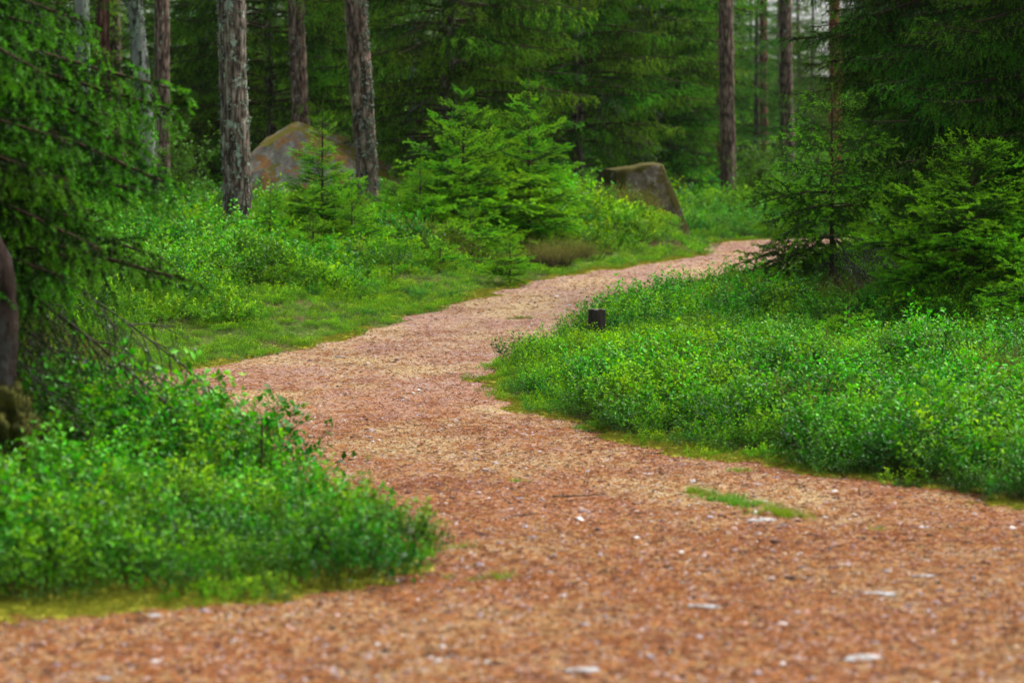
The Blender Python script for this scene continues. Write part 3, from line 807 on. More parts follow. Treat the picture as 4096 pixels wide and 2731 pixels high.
DEAD_N = [br_dead(310 + k, 2.0, droop=.62, sp=.045, lichen=.12, needles=True).mesh('bare_branch', [M_DEAD, M_NEEDLE_B, M_LICHEN]) for k in range(3)]
print('branch meshes done')

def add_branch(t, me, z, az, pitch, scl, cx=0, cy=0, name='branch', roll=0.0, label=None):
    o = link(name, me, t, (cx, cy, z), (roll, -pitch, az), scl)
    if label: o['label'] = label
    return o
def leader_mb(seed, h, r):
    mb, cl, R = trunk_mb(seed, h, r, .004, 10, .06, .05, .002, flare=.1)
    return mb, cl
def sapling(px, d, top_px, half_w_px, label, seed, meshes=None, fresh=None, group=None, whorl=.19, bpw=5, z0=.12, shape=1.0, base_mesh=None, base_frac=0, needle=M_NEEDLE_Y, thick=1.2, dz=0.0, pitch_top=.75, pitch_bot=-.05, leadn=.22):
    """a young spruce: its top reaches row top_px of the photograph, the crown half_w_px to each side"""
    rng = np.random.default_rng(seed)
    x, y, z = place(px, d); z += dz
    h = (HORIZON - top_px) / FPX * d + CAM_H - z; Rm = half_w_px / FPX * d
    t = thing('young_spruce', label, 'tree', (x, y, z), rng.uniform(0, 6), group)
    mb, cl = leader_mb(seed, h, .010 + .011 * h)
    link('trunk', mb.mesh('sapling_trunk', [M_TWIG]), t)
    # the leading shoot
    ls = MB(); tw = Twigs([(cl[-1, 0], cl[-1, 1], h - leadn * min(h, 1.6))], [(0, 0, 1)], leadn * min(h, 1.6), 0)
    tw.wood(ls, .005, 4, 3, 0); tw.needles(ls, rng, 520, .018, .0045, 1, new=.3, newmax=.9)
    link('leading_shoot', ls.mesh('leading_shoot', [M_TWIG, needle]), t)
    zz = h - leadn * min(h, 1.6) * .95; k = 0; ms = meshes or SAP_Y
    gap = whorl * .62
    while zz > z0:
        f = (h - zz) / h
        prof = min(1.0, (f / .75) ** shape) * (1 if f < .85 else .9)
        n = bpw + int(rng.integers(-1, 2)) + (2 if f > .45 else -1 if f < .25 else 0)
        a0 = rng.uniform(0, 2 * pi)
        for j in range(n):
            Lb = Rm * prof * rng.uniform(.6, 1.3) + .07
            pit = pitch_top + (pitch_bot - pitch_top) * min(1, f * 1.7) + rng.normal(0, .09)
            me = ms[int(rng.integers(len(ms)))]
            if base_mesh and f > 1 - base_frac and rng.random() < .75: me = base_mesh[int(rng.integers(len(base_mesh)))]
            hz = zz + rng.uniform(-.03, .03)
            s = Lb / (.8 if me in SAP_Y + SAP_R else .9 if me in SAP_DR else 1.6)
            add_branch(t, me, hz, a0 + j * 2 * pi / n + rng.normal(0, .18), pit, (s, s * thick * rng.uniform(.9, 1.1), s), np.interp(hz, cl[:, 2], cl[:, 0]), np.interp(hz, cl[:, 2], cl[:, 1]), roll=rng.normal(0, .12))
        zz -= whorl * (1.05 if f < .35 else .85) * rng.uniform(.8, 1.2)
    return t
# yellow-green saplings left of the path
sapling(322, 33.5, 100, 44, 'bright green young spruce in front of the large boulder', 401, whorl=.21, bpw=5, pitch_bot=.08)
sapling(463, 36.0, 77, 72, 'tall young spruce with a long leading shoot, left of the pair beside the path', 402, whorl=.23, bpw=5)
sapling(529, 37.0, 69, 66, 'slender-topped young spruce, right of the pair, nearer the dark boulder', 403, whorl=.23, bpw=5, meshes=SAP_Y)
sapling(490, 37.5, 98, 56, 'smaller young spruce squeezed between the tall pair', 404, whorl=.17, bpw=5)
sapling(420, 35.0, 160, 36, 'knee-high spruce with flat open tiers left of the tall pair', 405, whorl=.16, bpw=5, pitch_bot=.1)
sapling(400, 36.5, 178, 50, 'low bushy spruce filling the gap behind the open-tiered small spruce', 406, whorl=.13, bpw=6)
sapling(313, 31.0, 208, 34, 'tiny spruce with an upright shoot at the foot of the bright spruce by the boulder', 407, whorl=.11, bpw=6, pitch_bot=.05)
sapling(270, 32.0, 186, 36, 'small spruce growing against the thick grey pine trunk', 408, whorl=.12, bpw=6)
sapling(352, 33.0, 188, 42, 'low spruce to the right of the bright spruce by the boulder', 409, whorl=.12, bpw=6)
sapling(385, 34.0, 205, 26, 'tiny spruce below the open-tiered small spruce', 410, whorl=.12, bpw=5)
sapling(510, 31.5, 238, 26, 'small yellowish spruce near the green verge of the path', 411, whorl=.11, bpw=6)
sapling(440, 32.5, 240, 22, 'ankle-high yellowish spruce in the low plants before the tall pair', 412, whorl=.1, bpw=5)
sapling(246, 34.5, 200, 30, 'low spruce peeping from behind the foot of the thick grey pine', 427, whorl=.12, bpw=6)
sapling(470, 34.0, 205, 40, 'low bushy spruce at the foot of the taller spruce of the pair', 428, whorl=.13, bpw=6)
sapling(392, 30.5, 258, 18, 'single spruce seedling sprouting from the bilberry below the small spruces', 413, whorl=.09, bpw=4)
sapling(168, 30.0, 262, 26, 'pale spruce seedling in the bilberry under the drooping boughs', 414, whorl=.1, bpw=5)
sapling(55, 27.0, 296, 22, 'spruce seedling in the bilberry beneath the big shaded bough', 415, whorl=.1, bpw=5)
# right of the path
sapling(832, 27.0, 82, 98, 'dark young spruce with drooping lichen-hung lower branches at the right edge of the path', 421, meshes=SAP_DR, whorl=.20, bpw=5, base_mesh=DEAD, base_frac=.38, needle=M_NEEDLE_R, thick=1.25, pitch_bot=-.12, shape=.72)
sapling(971, 23.5, 133, 108, 'fresh green young spruce with a tall bare leader, nearest on the right', 422, meshes=SAP_R, whorl=.19, bpw=5, thick=1.25, needle=M_NEEDLE_R, pitch_bot=-.02, shape=.85, leadn=.25)
sapling(262, 12.4, 424, 26, 'small dark spruce seedling poking out of the near bilberry thicket', 425, meshes=SAP_R, whorl=.10, bpw=5, needle=M_NEEDLE_R, dz=.02)
sapling(848, 21.5, 296, 34, 'tiny dark spruce half sunk in the bilberry on the right bank', 423, meshes=SAP_R, whorl=.12, bpw=4, needle=M_NEEDLE_R, dz=.05)
sapling(1035, 22.0, 235, 60, 'spruce at the right margin, cut by the frame', 424, meshes=SAP_R, whorl=.17, bpw=6, needle=M_NEEDLE_R)

# ------------------------------------------------------------------ the two big spruces at the sides
def big_spruce(x, y, h, r, label, seed, specs, boughs, mat=M_SPRUCE_BARK, upper=None):
    z = float(gz(x, y)[0])
    t = thing('spruce_tree', label, 'tree', (x, y, z - .05))
    mb, cl, R = trunk_mb(seed, h, r, .03, 28, .08, .1, .012)
    link('trunk', mb.mesh('spruce_trunk', [mat]), t)
    rng = np.random.default_rng(seed)
    for (z0, z1, gap, n, L0, L1, pit, ms, base, nm) in specs:
        zz = z0
        while zz < z1:
            f = (zz - z0) / (z1 - z0); a0 = rng.uniform(0, 6.28)
            for j in range(n):
                Lb = (L0 + (L1 - L0) * f) * rng.uniform(.75, 1.1); hz = zz + rng.uniform(-.08, .08)
                add_branch(t, ms[int(rng.integers(len(ms)))], hz, a0 + j * 6.283 / n + rng.normal(0, .2), pit + rng.normal(0, .08), Lb / base, np.interp(hz, cl[:, 2], cl[:, 0]), np.interp(hz, cl[:, 2], cl[:, 1]), nm, rng.normal(0, .1))
            zz += gap
    return t, cl
t_left, cl_left = big_spruce(-3.85, 12.6, 13, .17, 'big shaded spruce whose blurred boughs reach in from the left margin', 501,
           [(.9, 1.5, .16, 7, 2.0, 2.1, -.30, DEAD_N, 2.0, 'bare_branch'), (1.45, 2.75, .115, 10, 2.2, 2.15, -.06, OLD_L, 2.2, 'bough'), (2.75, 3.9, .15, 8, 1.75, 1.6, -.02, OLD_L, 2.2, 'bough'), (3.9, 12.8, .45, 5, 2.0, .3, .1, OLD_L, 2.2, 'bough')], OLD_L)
for k, (zb, az, pit, L_) in enumerate([(1.62, -.10, -.10, 2.5), (1.50, .12, -.16, 2.4), (1.40, -.25, -.20, 2.2), (1.30, .05, -.22, 2.35), (1.22, -.15, -.28, 2.1), (1.7, .22, -.05, 2.3), (1.12, .25, -.3, 1.9), (1.55, -.38, -.14, 2.2)]):
    add_branch(t_left, DEAD_N[k % 3], zb, az, pit, L_ / 2.0, .1, 0, 'bare_branch', .1 * (k % 3))
t5, _ = big_spruce((962 - 512) / FPX * 31, 31.0, 15, .19, 'big dark spruce with purplish trunk behind the fresh green young spruce on the right', 502,
           [(.6, 1.6, .25, 5, 1.6, 1.9, -.2, DEAD, 1.6, 'dead_branch'), (1.0, 5.5, .20, 8, 2.0, 2.7, -.12, OLD_R, 2.3, 'bough'), (5.5, 14.6, .5, 5, 2.3, .3, .1, OLD_R, 2.3, 'bough')], OLD_R)
big_spruce((1090 - 512) / FPX * 25.5, 25.5, 14, .17, 'big spruce just outside the right margin with boughs hanging into the picture', 503,
           [(1.2, 5.0, .20, 8, 2.4, 2.2, -.05, OLD_R, 2.3, 'bough'), (5.0, 13.6, .5, 5, 2.0, .3, .1, OLD_R, 2.3, 'bough')], OLD_R)

OLD_B = [br_old(320 + k, 2.6, dens=200, ln=.032, w=.012, sp=.085, subsp=.085, hang=.75, fresh=.12, droop=.5, lift=.25, up=.2).mesh('bough', [M_TWIG, M_NEEDLE_B]) for k in range(4)]
for (px, d, r, h, lab, sd_) in ((449, 42, .15, 14, 'big draping spruce with a grey trunk rising behind the tall pair of young spruces', 511), (577, 46, .13, 14, 'draping spruce whose trunk stands left of the dark boulder, by the bright gap', 512),
                              (270, 47, .12, 13, 'dark draping spruce filling the space right of the thick grey pine', 513), (648, 57, .12, 13, 'draping spruce spreading its boughs above the dark boulder', 514)):
    big_spruce((px - 512) / FPX * d, d, h, r, lab, sd_, [(.7, 2.6, .45, 4, 1.5, 1.9, -.1, DEAD, 1.6, 'dead_branch'), (1.5, 6.0, .25, 6, 2.2, 3.0, .0, OLD_B, 2.6, 'bough'), (6.0, h - .4, .55, 5, 2.5, .3, .15, OLD_B, 2.6, 'bough')], OLD_B)

# ------------------------------------------------------------------ background spruces (trunk and crown)
def crown_mb(seed, h, z0, R, brs, gap=.42, n=5, pit0=-.15, base=2.2, top=.25):
    rng = np.random.default_rng(seed); mb = MB(); z = z0
    while z < h - .2:
        f = (z - z0) / (h - z0); a0 = rng.uniform(0, 6.28)
        for j in range(n):
            L = R * max(top * .3, (1 - f) ** .75) * rng.uniform(.6, 1.15); s = L / base
            az = a0 + j * 6.283 / n + rng.normal(0, .2); pit = pit0 + .4 * f + rng.normal(0, .2)
            ca, sa, cp, sp_ = cos(az), sin(az), cos(pit), sin(pit)
            M = np.array([[ca, -sa, 0], [sa, ca, 0], [0, 0, 1]]) @ np.array([[cp, 0, -sp_], [0, 1, 0], [sp_, 0, cp]]) * s
            mb.merge(brs[int(rng.integers(len(brs)))], M, (0, 0, z))
        z += gap * rng.uniform(.8, 1.2) * (1 + sstep(6.5, 8, z) * 1.2)
    return mb
LOWB = [br_old(600 + k, 2.2, dens=42, ln=.075, w=.030, sp=.12, hang=.6, subsp=.13, fresh=.13, bare=.12, woodlow=True).flat() for k in range(4)]
LOWY = [br_sapling(620 + k, 1.2, dens=90, ln=.05, w=.020, sp=.09, hang=.15, fresh=.12, sub=False).flat() for k in range(3)]
CROWN_DARK = [crown_mb(700 + k, 13 + k, .8 + .5 * k, 2.1 + .2 * k, LOWB, gap=.27, n=6).mesh('spruce_crown', [M_TWIG, M_NEEDLE_B]) for k in range(3)]
CROWN_GREEN = [crown_mb(720 + k, 9 + k, .5, 1.7, LOWB, gap=.28).mesh('spruce_crown', [M_TWIG, foliage_mat('spruce_needles_far', (.035, .13, .02), (.12, .36, .035), .38, .6, .1, .3, .02)]) for k in range(2)]  # needle colour lightened to paint in the bright haze at the back right
CROWN_YOUNG = [crown_mb(730 + k, 3.6, .2, 1.2, LOWY, gap=.22, base=1.2, n=6).mesh('young_spruce_crown', [M_TWIG, M_NEEDLE_R]) for k in range(2)]
BT = [trunk_mb(800 + k, 13.5, .11, .03, 18, .15, .15, .01)[0].mesh('spruce_trunk', [M_SPRUCE_BARK]) for k in range(2)]
BT_Y = trunk_mb(810, 3.4, .035, .01, 8, .15, .05, .003)[0].mesh('young_trunk', [M_TWIG])
def back_spruce(px, d, kind, label=None, s=1.0, seed=0, group=None):
    x, y, z = place(px, d)
    t = thing('spruce_tree', label or 'dark spruce deep in the dense wood behind the boulders and young spruces', 'tree', (x, y, z - .1), seed * 2.1, group)
    ms = {'d': CROWN_DARK, 'g': CROWN_GREEN, 'y': CROWN_YOUNG}[kind]
    link('trunk', BT_Y if kind == 'y' else BT[seed % 2], t, scl=s * (1 if kind != 'g' else .75))
    link('crown', ms[seed % len(ms)], t, scl=s)
    return t
back = [
    (640, 56, 'd', 'broad dark spruce spreading over the dark boulder'),
    (690, 68, 'd', 'spruce behind the tall dark brown pine past the bend'),
    (345, 52, 'd', 'dark spruce between the two pine trunks above the large boulder'),
    (200, 48, 'd', 'dark spruce behind the straight grey-brown pine'),
    (135, 56, 'd', None), (60, 52, 'd', None), (15, 46, 'd', None), (400, 60, 'd', None), (500, 58, 'd', None), (310, 66, 'd', None), (232, 62, 'd', None),
    (540, 70, 'd', None), (610, 78, 'd', None), (455, 76, 'd', None), (380, 82, 'd', None), (165, 72, 'd', None), (90, 80, 'd', None), (20, 70, 'd', None), (270, 84, 'd', None),
    (655, 90, 'd', None), (-40, 55, 'd', None), (-60, 75, 'd', None),
    (758, 64, 'g', 'fresh green spruce between the dark brown pine and the greyish pine'),
    (812, 82, 'g', 'spruce below the bright gap of sky, left of the orange-red pine'),
    (880, 68, 'g', 'green spruce just right of the orange-red pine'),
    (715, 96, 'g', None), (760, 104, 'g', None), (860, 100, 'g', None), (930, 85, 'g', None), (985, 72, 'g', None), (1010, 58, 'd', None), (930, 52, 'd', None), (1060, 62, 'd', None), (1110, 50, 'd', None), (905, 110, 'g', None),
    (742, 88, 'g', None), (778, 92, 'g', None), (800, 98, 'd', None), (725, 80, 'd', None), (750, 112, 'd', None), (680, 84, 'd', None), (870, 84, 'd', None), (845, 108, 'g', None),
    (650, 50, 'y', 'bushy young spruce just right of the dark boulder'),
    (616, 45, 'y', 'dull young spruce leaning over the left side of the dark boulder'),
    (585, 41.5, 'y', 'small sparse spruce in front of the dark boulder'),
    (690, 60, 'y', 'young spruce left of the foot of the dark brown pine'),
    (900, 44, 'y', None), (1000, 40, 'y', None),
]
MARKS = [(-200, 'the left margin'), (104, 'the dark reddish pine'), (163, 'the straight grey-brown pine'), (239, 'the thick grey pine'), (305, 'the boulder pine'), (372, 'the pinkish grey pine'),
         (463, 'the taller young spruce'), (529, 'the slender young spruce'), (645, 'the dark mossy boulder'), (729, 'the tall dark brown pine'), (789, 'the greyish pine'), (836, 'the orange-red pine'), (962, 'the big purplish spruce'), (1300, 'the right margin')]
gap_of = lambda q: max(g for g in range(len(MARKS) - 1) if MARKS[g][0] <= q)
RANK = ['nearest', 'second nearest', 'third nearest', 'fourth nearest', 'fifth nearest', 'sixth nearest', 'seventh nearest']
def back_label(k):
    px, d, kind, lab = back[k]; g = gap_of(px)
    r = sum(1 for b in back if gap_of(b[0]) == g and b[2] == kind and b[3] is None and b[1] < d)
    return '%s %s between %s and %s' % (RANK[r], {'d': 'spruce', 'g': 'green spruce', 'y': 'young spruce'}[kind], MARKS[g][1], MARKS[g + 1][1])
for k, (px, d, kind, lab) in enumerate(back):
    s = 1.0
    if kind == 'y': s = {650: .62, 616: .42, 585: .36, 690: .8}.get(px, .9)
    back_spruce(px, d, kind, lab or back_label(k), s, k, 'spruces of the background wood')

# far-off wood: one mass behind everything
def far_wood():
    rng = np.random.default_rng(9)
    C = source_collection('far_tree_kinds', CROWN_DARK + CROWN_GREEN)
    n = 420; Y = rng.uniform(100, 230, n); X = rng.uniform(-.34, .34, n) * Y * 1.0
    px = X / Y * FPX + 512
    k = ~((Y < 190) & (px > 800) & (px < 840)); X = X[k]; Y = Y[k]; n = len(X)
    Z = gz(X, Y) - .2
    scatter('far_off_wood', C, 5, np.stack([X, Y, Z], 1), np.stack([0 * X, 0 * X, rng.uniform(0, 6.28, n)], 1), rng.uniform(.9, 1.4, n), rng.integers(0, 5, n), 'far-off spruce wood closing the view')
far_wood()

# ------------------------------------------------------------------ leafy shrubs
def leafy_mb(seed, h, spread, nst, leaf=.04, dens=26, straight=1.0):
    rng = np.random.default_rng(seed); a = rng.uniform(0, 6.28, nst); r = spread * .15 * rng.random(nst)
    S = np.stack([r * np.cos(a), r * np.sin(a), 0 * a - .05], 1)
    D = np.stack([np.cos(a) * spread / h * .8, np.sin(a) * spread / h * .8, np.full(nst, straight)], 1) + rng.normal(0, .06, (nst, 3))
    tw = Twigs(S, D, h * rng.uniform(.7, 1.03, nst), .06); w = MB(); f = MB()
    tw.wood(w, .008, 4, 6, 0)
    ch = tw.children(rng, .12, .22, lambda L, t: .42 * spread * (1.25 - t) + .08, .9, .12, roll=1.5, up=.35); ch.wood(w, .0035, 3, 4, 0)
    c2 = ch.children(rng, .09, .2, lambda L, t: L * .4 + .04, .8, .1, roll=1.2, up=.1); c2.wood(w, .002, 3, 3, 0)
    for q in (ch, c2):
        cnt = np.maximum(2, (q.L * dens).astype(int)); i = np.repeat(np.arange(len(q.L)), cnt); t = rng.uniform(.25, 1, len(i))
        P = q.at(i, t); T = q.tan(i, t); R = rng.normal(size=T.shape); R = nrm(R - T * np.sum(R * T, 1)[:, None])
        Dl = nrm(T * .6 + R); N = nrm(rng.normal(size=T.shape) * .6 + (0, 0, 1)); l = leaf * rng.uniform(.6, 1.15, len(i))
        leaf_quads(f, P + Dl * .01, Dl, N, l, l * .72, 0, rng.random(len(i)) ** 2)
    return w, f
def shrub(px, d, top_px, half_w_px, label, seed, nst=7, leaf=.04, dens=26, group=None, name='leafy_shrub', mat=M_LEAF):
    x, y, z = place(px, d); h = (HORIZON - top_px) / FPX * d + CAM_H - z; w, f = leafy_mb(seed, h, half_w_px / FPX * d, nst, leaf, dens)
    t = thing(name, label, 'shrub', (x, y, z), 0, group)
    link('stems', w.mesh('shrub_stems', [M_TWIG]), t); link('foliage', f.mesh('shrub_foliage', [mat]), t)
    return t
shrub(182, 36, 112, 34, 'leafy birch sapling with small round leaves between the lichen-clad birch and the thick grey pine', 451, 13, .052, 46)
shrub(205, 35, 168, 26, 'low leafy bush at the foot of the birch sapling', 452, 10, .05, 42)
shrub(120, 38, 150, 32, 'leafy bush half hidden by the tip of the big shaded bough', 453, 9, .05, 40)
shrub(752, 50, 128, 34, 'pale leafy bush right beside the foot of the tall dark brown pine', 454, 12, .065, 34)
shrub(790, 54, 140, 40, 'pale leafy bush right of the one at the dark brown pine', 455, 12, .065, 34)
shrub(705, 56, 165, 30, 'pale leafy bush left of the foot of the dark brown pine', 456, 12, .065, 34)
shrub(735, 47, 190, 34, 'low green bush at the far end of the path', 457, 12, .055, 40)
shrub(300, 35.5, 205, 26, 'low leafy bush below the large boulder', 458, 8, .035, 34)
shrub(445, 37, 192, 30, 'leafy undergrowth bush between the small open-tiered spruce and the tall pair', 459, 7, .035, 30)

# heather bushes
def heath_bush(px, d, w_m, h_m, label, seed):
    rng = np.random.default_rng(seed); x, y, z = place(px, d)
    t = thing('heather_bush', label, 'bush', (x, y, z), 0)
    mb = MB()
    for k in range(9):
        c = heath_clump(np.random.default_rng(seed + k), h_m * rng.uniform(.7, 1.2), 60); a = rng.uniform(0, 6.28); r = w_m * .5 * math.sqrt(rng.random())
        s = 1.0; mb.merge(c, np.diag([1.5, 1.5, 1]), (r * cos(a), r * sin(a), 0))
    link('twigs', mb.mesh('heather_twigs', [M_TWIG, M_HEATH]), t)
heath_bush(545, 34.5, .9, .42, 'brownish heather bush on the verge below the slender-topped young spruce', 471)
heath_bush(575, 36, .8, .40, 'brownish heather bush nearest the bright green hummock', 472)
heath_bush(215, 33.5, .7, .34, 'dull green heather bush at the left foot of the thick grey pine', 473)
heath_bush(955, 19.5, .5, .26, 'olive heather bush in the bilberry of the right bank', 474)

# ------------------------------------------------------------------ boulders
def ico(sub):
    import bmesh
    bm = bmesh.new(); bmesh.ops.create_icosphere(bm, subdivisions=sub, radius=1)
    V = np.array([v.co[:] for v in bm.verts]); F = np.array([[v.index for v in f.verts] for f in bm.faces]); bm.free(); return V, F
def rock_mat(name, greys, mossc, moss_t=.35, orange=None):
    m, nt, out = newmat(name); tc = nt.nodes.new('ShaderNodeTexCoord'); O = tc.outputs['Object']; g = nt.nodes.new('ShaderNodeNewGeometry')
    n1 = noise_n(nt, O, 6, 6, .7); n2 = noise_n(nt, O, 3.2, 6, .72); n3 = noise_n(nt, O, 34, 4, .7); n4 = noise_n(nt, scaled(nt, O, (1, 1, 1.6)), 2.7, 5, .65)
    c = ramp(nt, greys, n1)
    if orange: c = mixc(nt, maprange(nt, n4, .47, .56, 0, .9), c, mixc(nt, n3, tuple(q * .55 for q in orange), orange))
    c = mixc(nt, maprange(nt, n1, .56, .62, 0, .7), c, (.33, .36, .33))
    sx = nt.nodes.new('ShaderNodeSeparateXYZ'); nt.links.new(g.outputs['Normal'], sx.inputs[0])
    a = nt.nodes.new('ShaderNodeMath'); a.operation = 'MULTIPLY_ADD'; nt.links.new(n2, a.inputs[0]); a.inputs[1].default_value = 1.6; nt.links.new(maprange(nt, sx.outputs[2], -1, 1, -.9, .1), a.inputs[2])
    c = mixc(nt, maprange(nt, a.outputs[0], moss_t, moss_t + .12), c, mixc(nt, n3, tuple(q * .5 for q in mossc), mossc))
    p = nt.nodes.new('ShaderNodeBsdfPrincipled'); p.inputs['Roughness'].default_value = .92; p.inputs['Specular IOR Level'].default_value = .15
    nt.links.new(c, p.inputs['Base Color'])
    bu = nt.nodes.new('ShaderNodeBump'); bu.inputs['Strength'].default_value = .8; bu.inputs['Distance'].default_value = .04
    nt.links.new(mixc(nt, .5, n1, n3), bu.inputs['Height']); nt.links.new(bu.outputs[0], p.inputs['Normal'])
    nt.links.new(p.outputs[0], out.inputs[0]); return m
def boulder(px, d, label, seed, size, planes, mat, sub=6, amp=.14, sink=.3, dx=0, name='boulder'):
    V, F = ico(sub)
    V = V * np.asarray(size)
    for (nx, ny, nz, dd) in planes:
        n = np.array([nx, ny, nz], float); n /= np.linalg.norm(n)
        e = V @ n - dd; k = e > 0; V[k] -= n * (e[k] * .93)[:, None]
    dirn = nrm(V)
    s = (fbm3(V[:, 0] * 1.4 + seed, V[:, 1] * 1.4, V[:, 2] * 1.4, 4, seed) - .5) * amp * 2 + (np.abs(noise3(V[:, 0] * 3 + 5, V[:, 1] * 3, V[:, 2] * 5, seed) - .5)) * amp * .5
    V = V + dirn * s[:, None]
    mb = MB(); mb.add(V, tris=F); x, y, z = place(px, d)
    o = link(name, mb.mesh(name, [mat]), None, (x + dx, y, z - sink)); return tag(o, label, 'rock')
M_R1 = rock_mat('boulder_grey_orange', [(.3, (.08, .07, .055)), (.5, (.22, .20, .16)), (.7, (.36, .34, .28))], (.20, .18, .02), .72, (.42, .20, .06))
M_R2 = rock_mat('boulder_mossy_dark', [(.3, (.055, .045, .032)), (.5, (.12, .10, .075)), (.7, (.19, .17, .13))], (.075, .068, .012), .38)
boulder(300, 41.5, 'large boulder with grey, orange and yellow moss patches behind the bright young spruce', 3, (2.3, 1.3, 1.9), [(-.42, -.25, 1, 1.26), (.42, -.2, .9, 1.24), (-.3, -1, .55, .95), (-.75, -.1, .6, 1.25)], M_R1, sink=-.08, amp=.2)
boulder(642, 43.0, 'dark mossy boulder with a smooth sloping right side, by the far bend of the path', 8, (1.0, .9, 1.5), [(.93, 0, .36, .70), (.3, -1, .05, .62), (-.10, 0, 1, 1.05), (-1, -.3, .1, .72)], M_R2, sink=-.22, amp=.12)
boulder(212, 42.0, 'low brown lichened boulder peeking out left of the thick grey pine', 12, (.45, .5, .4), [(0, 0, 1, .28)], M_R1, sub=4, amp=.1, sink=-.15)
boulder(214, 30.5, 'small orange-mossed stone in the bilberry left of the pine foot', 15, (.11, .1, .09), [], simple_mat('orange_moss', [(.3, (.20, .12, .02)), (.7, (.38, .24, .04))], 20), sub=3, amp=.03, sink=-.28, name='mossy_stone')

# ------------------------------------------------------------------ leaning trunk at the left margin
def leaning_trunk():
    rng_m = np.random.default_rng(6)
    d = 11.6; f = d / FPX
    pts = np.array([((4 - 512) * f, d, .0), ((6 - 512) * f, d, .35), ((4 - 512) * f, d, .62), ((2 - 512) * f, d, .85), ((2 - 512) * f, d, 1.10), ((0 - 512) * f, d, 1.28), ((-14 - 512) * f, d, 1.45), ((-42 - 512) * f, d - .05, 1.65), ((-80 - 512) * f, d - .1, 2.05), ((-110 - 512) * f, d - .1, 3.0), ((-120 - 512) * f, d, 5.0)])
    s = np.linspace(0, len(pts) - 1, 120); P = np.stack([np.interp(s, np.arange(len(pts)), pts[:, q]) for q in range(3)], 1)
    for q in range(3): P[:, q] = np.convolve(np.pad(P[:, q], 6, 'edge'), np.hanning(13) / np.hanning(13).sum(), 'valid')
    k = 28; R = np.interp(s, [0, 1, 3, 6, 10], [.115, .085, .068, .07, .05])
    t = thing('leaning_birch', 'dark crooked birch trunk with a mossy foot cut off by the left margin', 'tree', tuple(P[0]))
    P = P - P[0]; mb = MB(); tubes(mb, P[None], R[None], k)
    V = mb.v[0]; n = fbm3(V[:, 0] * 9, V[:, 1] * 9, V[:, 2] * 9, 3, 2); c = np.repeat(P, k, 0); V = V + (V - c) * (n - .5)[:, None] * .7; mb.v[0] = V; mb.tone = [n]
    link('trunk', mb.mesh('leaning_trunk', [bark_mat('old_birch_dark', [(.3, (.012, .009, .007)), (.6, (.045, .030, .024)), (.8, (.10, .07, .06))], lichen_amt=.35, white=(.055, .055, .05))]), t)
    mb = MB(); V, F = ico(4); V = V * np.array([.125, .12, .20]) + nrm(V) * ((fbm3(V[:, 0] * 3, V[:, 1] * 3, V[:, 2] * 3, 3, 4) - .5) * .30)[:, None]; mb.add(V + (.02, -.02, .50), tris=F); k = rng_m.integers(0, len(V), 2500)
    tw = Twigs(V[k] + (.02, -.02, .50), nrm(V[k]) + (0, 0, .3), .02, 0); tw.needles(mb, rng_m, 300, .012, .004, 0)
    link('moss', mb.mesh('trunk_moss', [simple_mat('old_moss', [(.3, (.020, .026, .006)), (.7, (.085, .085, .012))], 18, bump=.6)]), t)
    cr = link('crown', PINE_CROWNS[0], t, (-1.4, .5, -8.5), (0, 0, 1))
leaning_trunk()

# ------------------------------------------------------------------ stump
def stump():
    d = 24.3; x, y, z = place(597, d); h = .40; r = .08; k = 20
    t = thing('tree_stump', 'small dark sawn stump among the bilberry where the path narrows', 'stump', (x, y, z - .05)); rng = np.random.default_rng(2)
    an = np.arange(k) * 6.283 / k; zz = np.linspace(0, h, 10); V = []
    for q in zz:
        rr = r * (1 + .5 * math.exp(-q / .08)) * (1 + .12 * np.sin(an * 4 + 1) + rng.uniform(-.04, .04, k)); V.append(np.stack([rr * np.cos(an), rr * np.sin(an), np.full(k, q) + (rng.uniform(-.006, .006, k) if q == h else 0)], 1))
    V = np.concatenate(V); idx = np.arange(10 * k).reshape(10, k); qd = np.stack([idx[:-1], np.roll(idx, -1, 1)[:-1], np.roll(idx, -1, 1)[1:], idx[1:]], -1).reshape(-1, 4)
    mb = MB(); mb.add(V, quads=qd); link('bark', mb.mesh('stump_bark', [simple_mat('stump_bark', [(.3, (.015, .012, .010)), (.7, (.06, .05, .04))], 20, stretch=(1, 1, .2), bump=.8)]), t)
    top = V[-k:]; mb = MB(); mb.add(np.concatenate([top * (1, 1, 1) + (0, 0, .003), [[0, 0, h + .006]]]), tris=[(j, (j + 1) % k, k) for j in range(k)])
    link('cut_face', mb.mesh('stump_cut', [simple_mat('stump_wood', [(.3, (.05, .045, .04)), (.7, (.13, .115, .10))], 40)]), t)
stump()

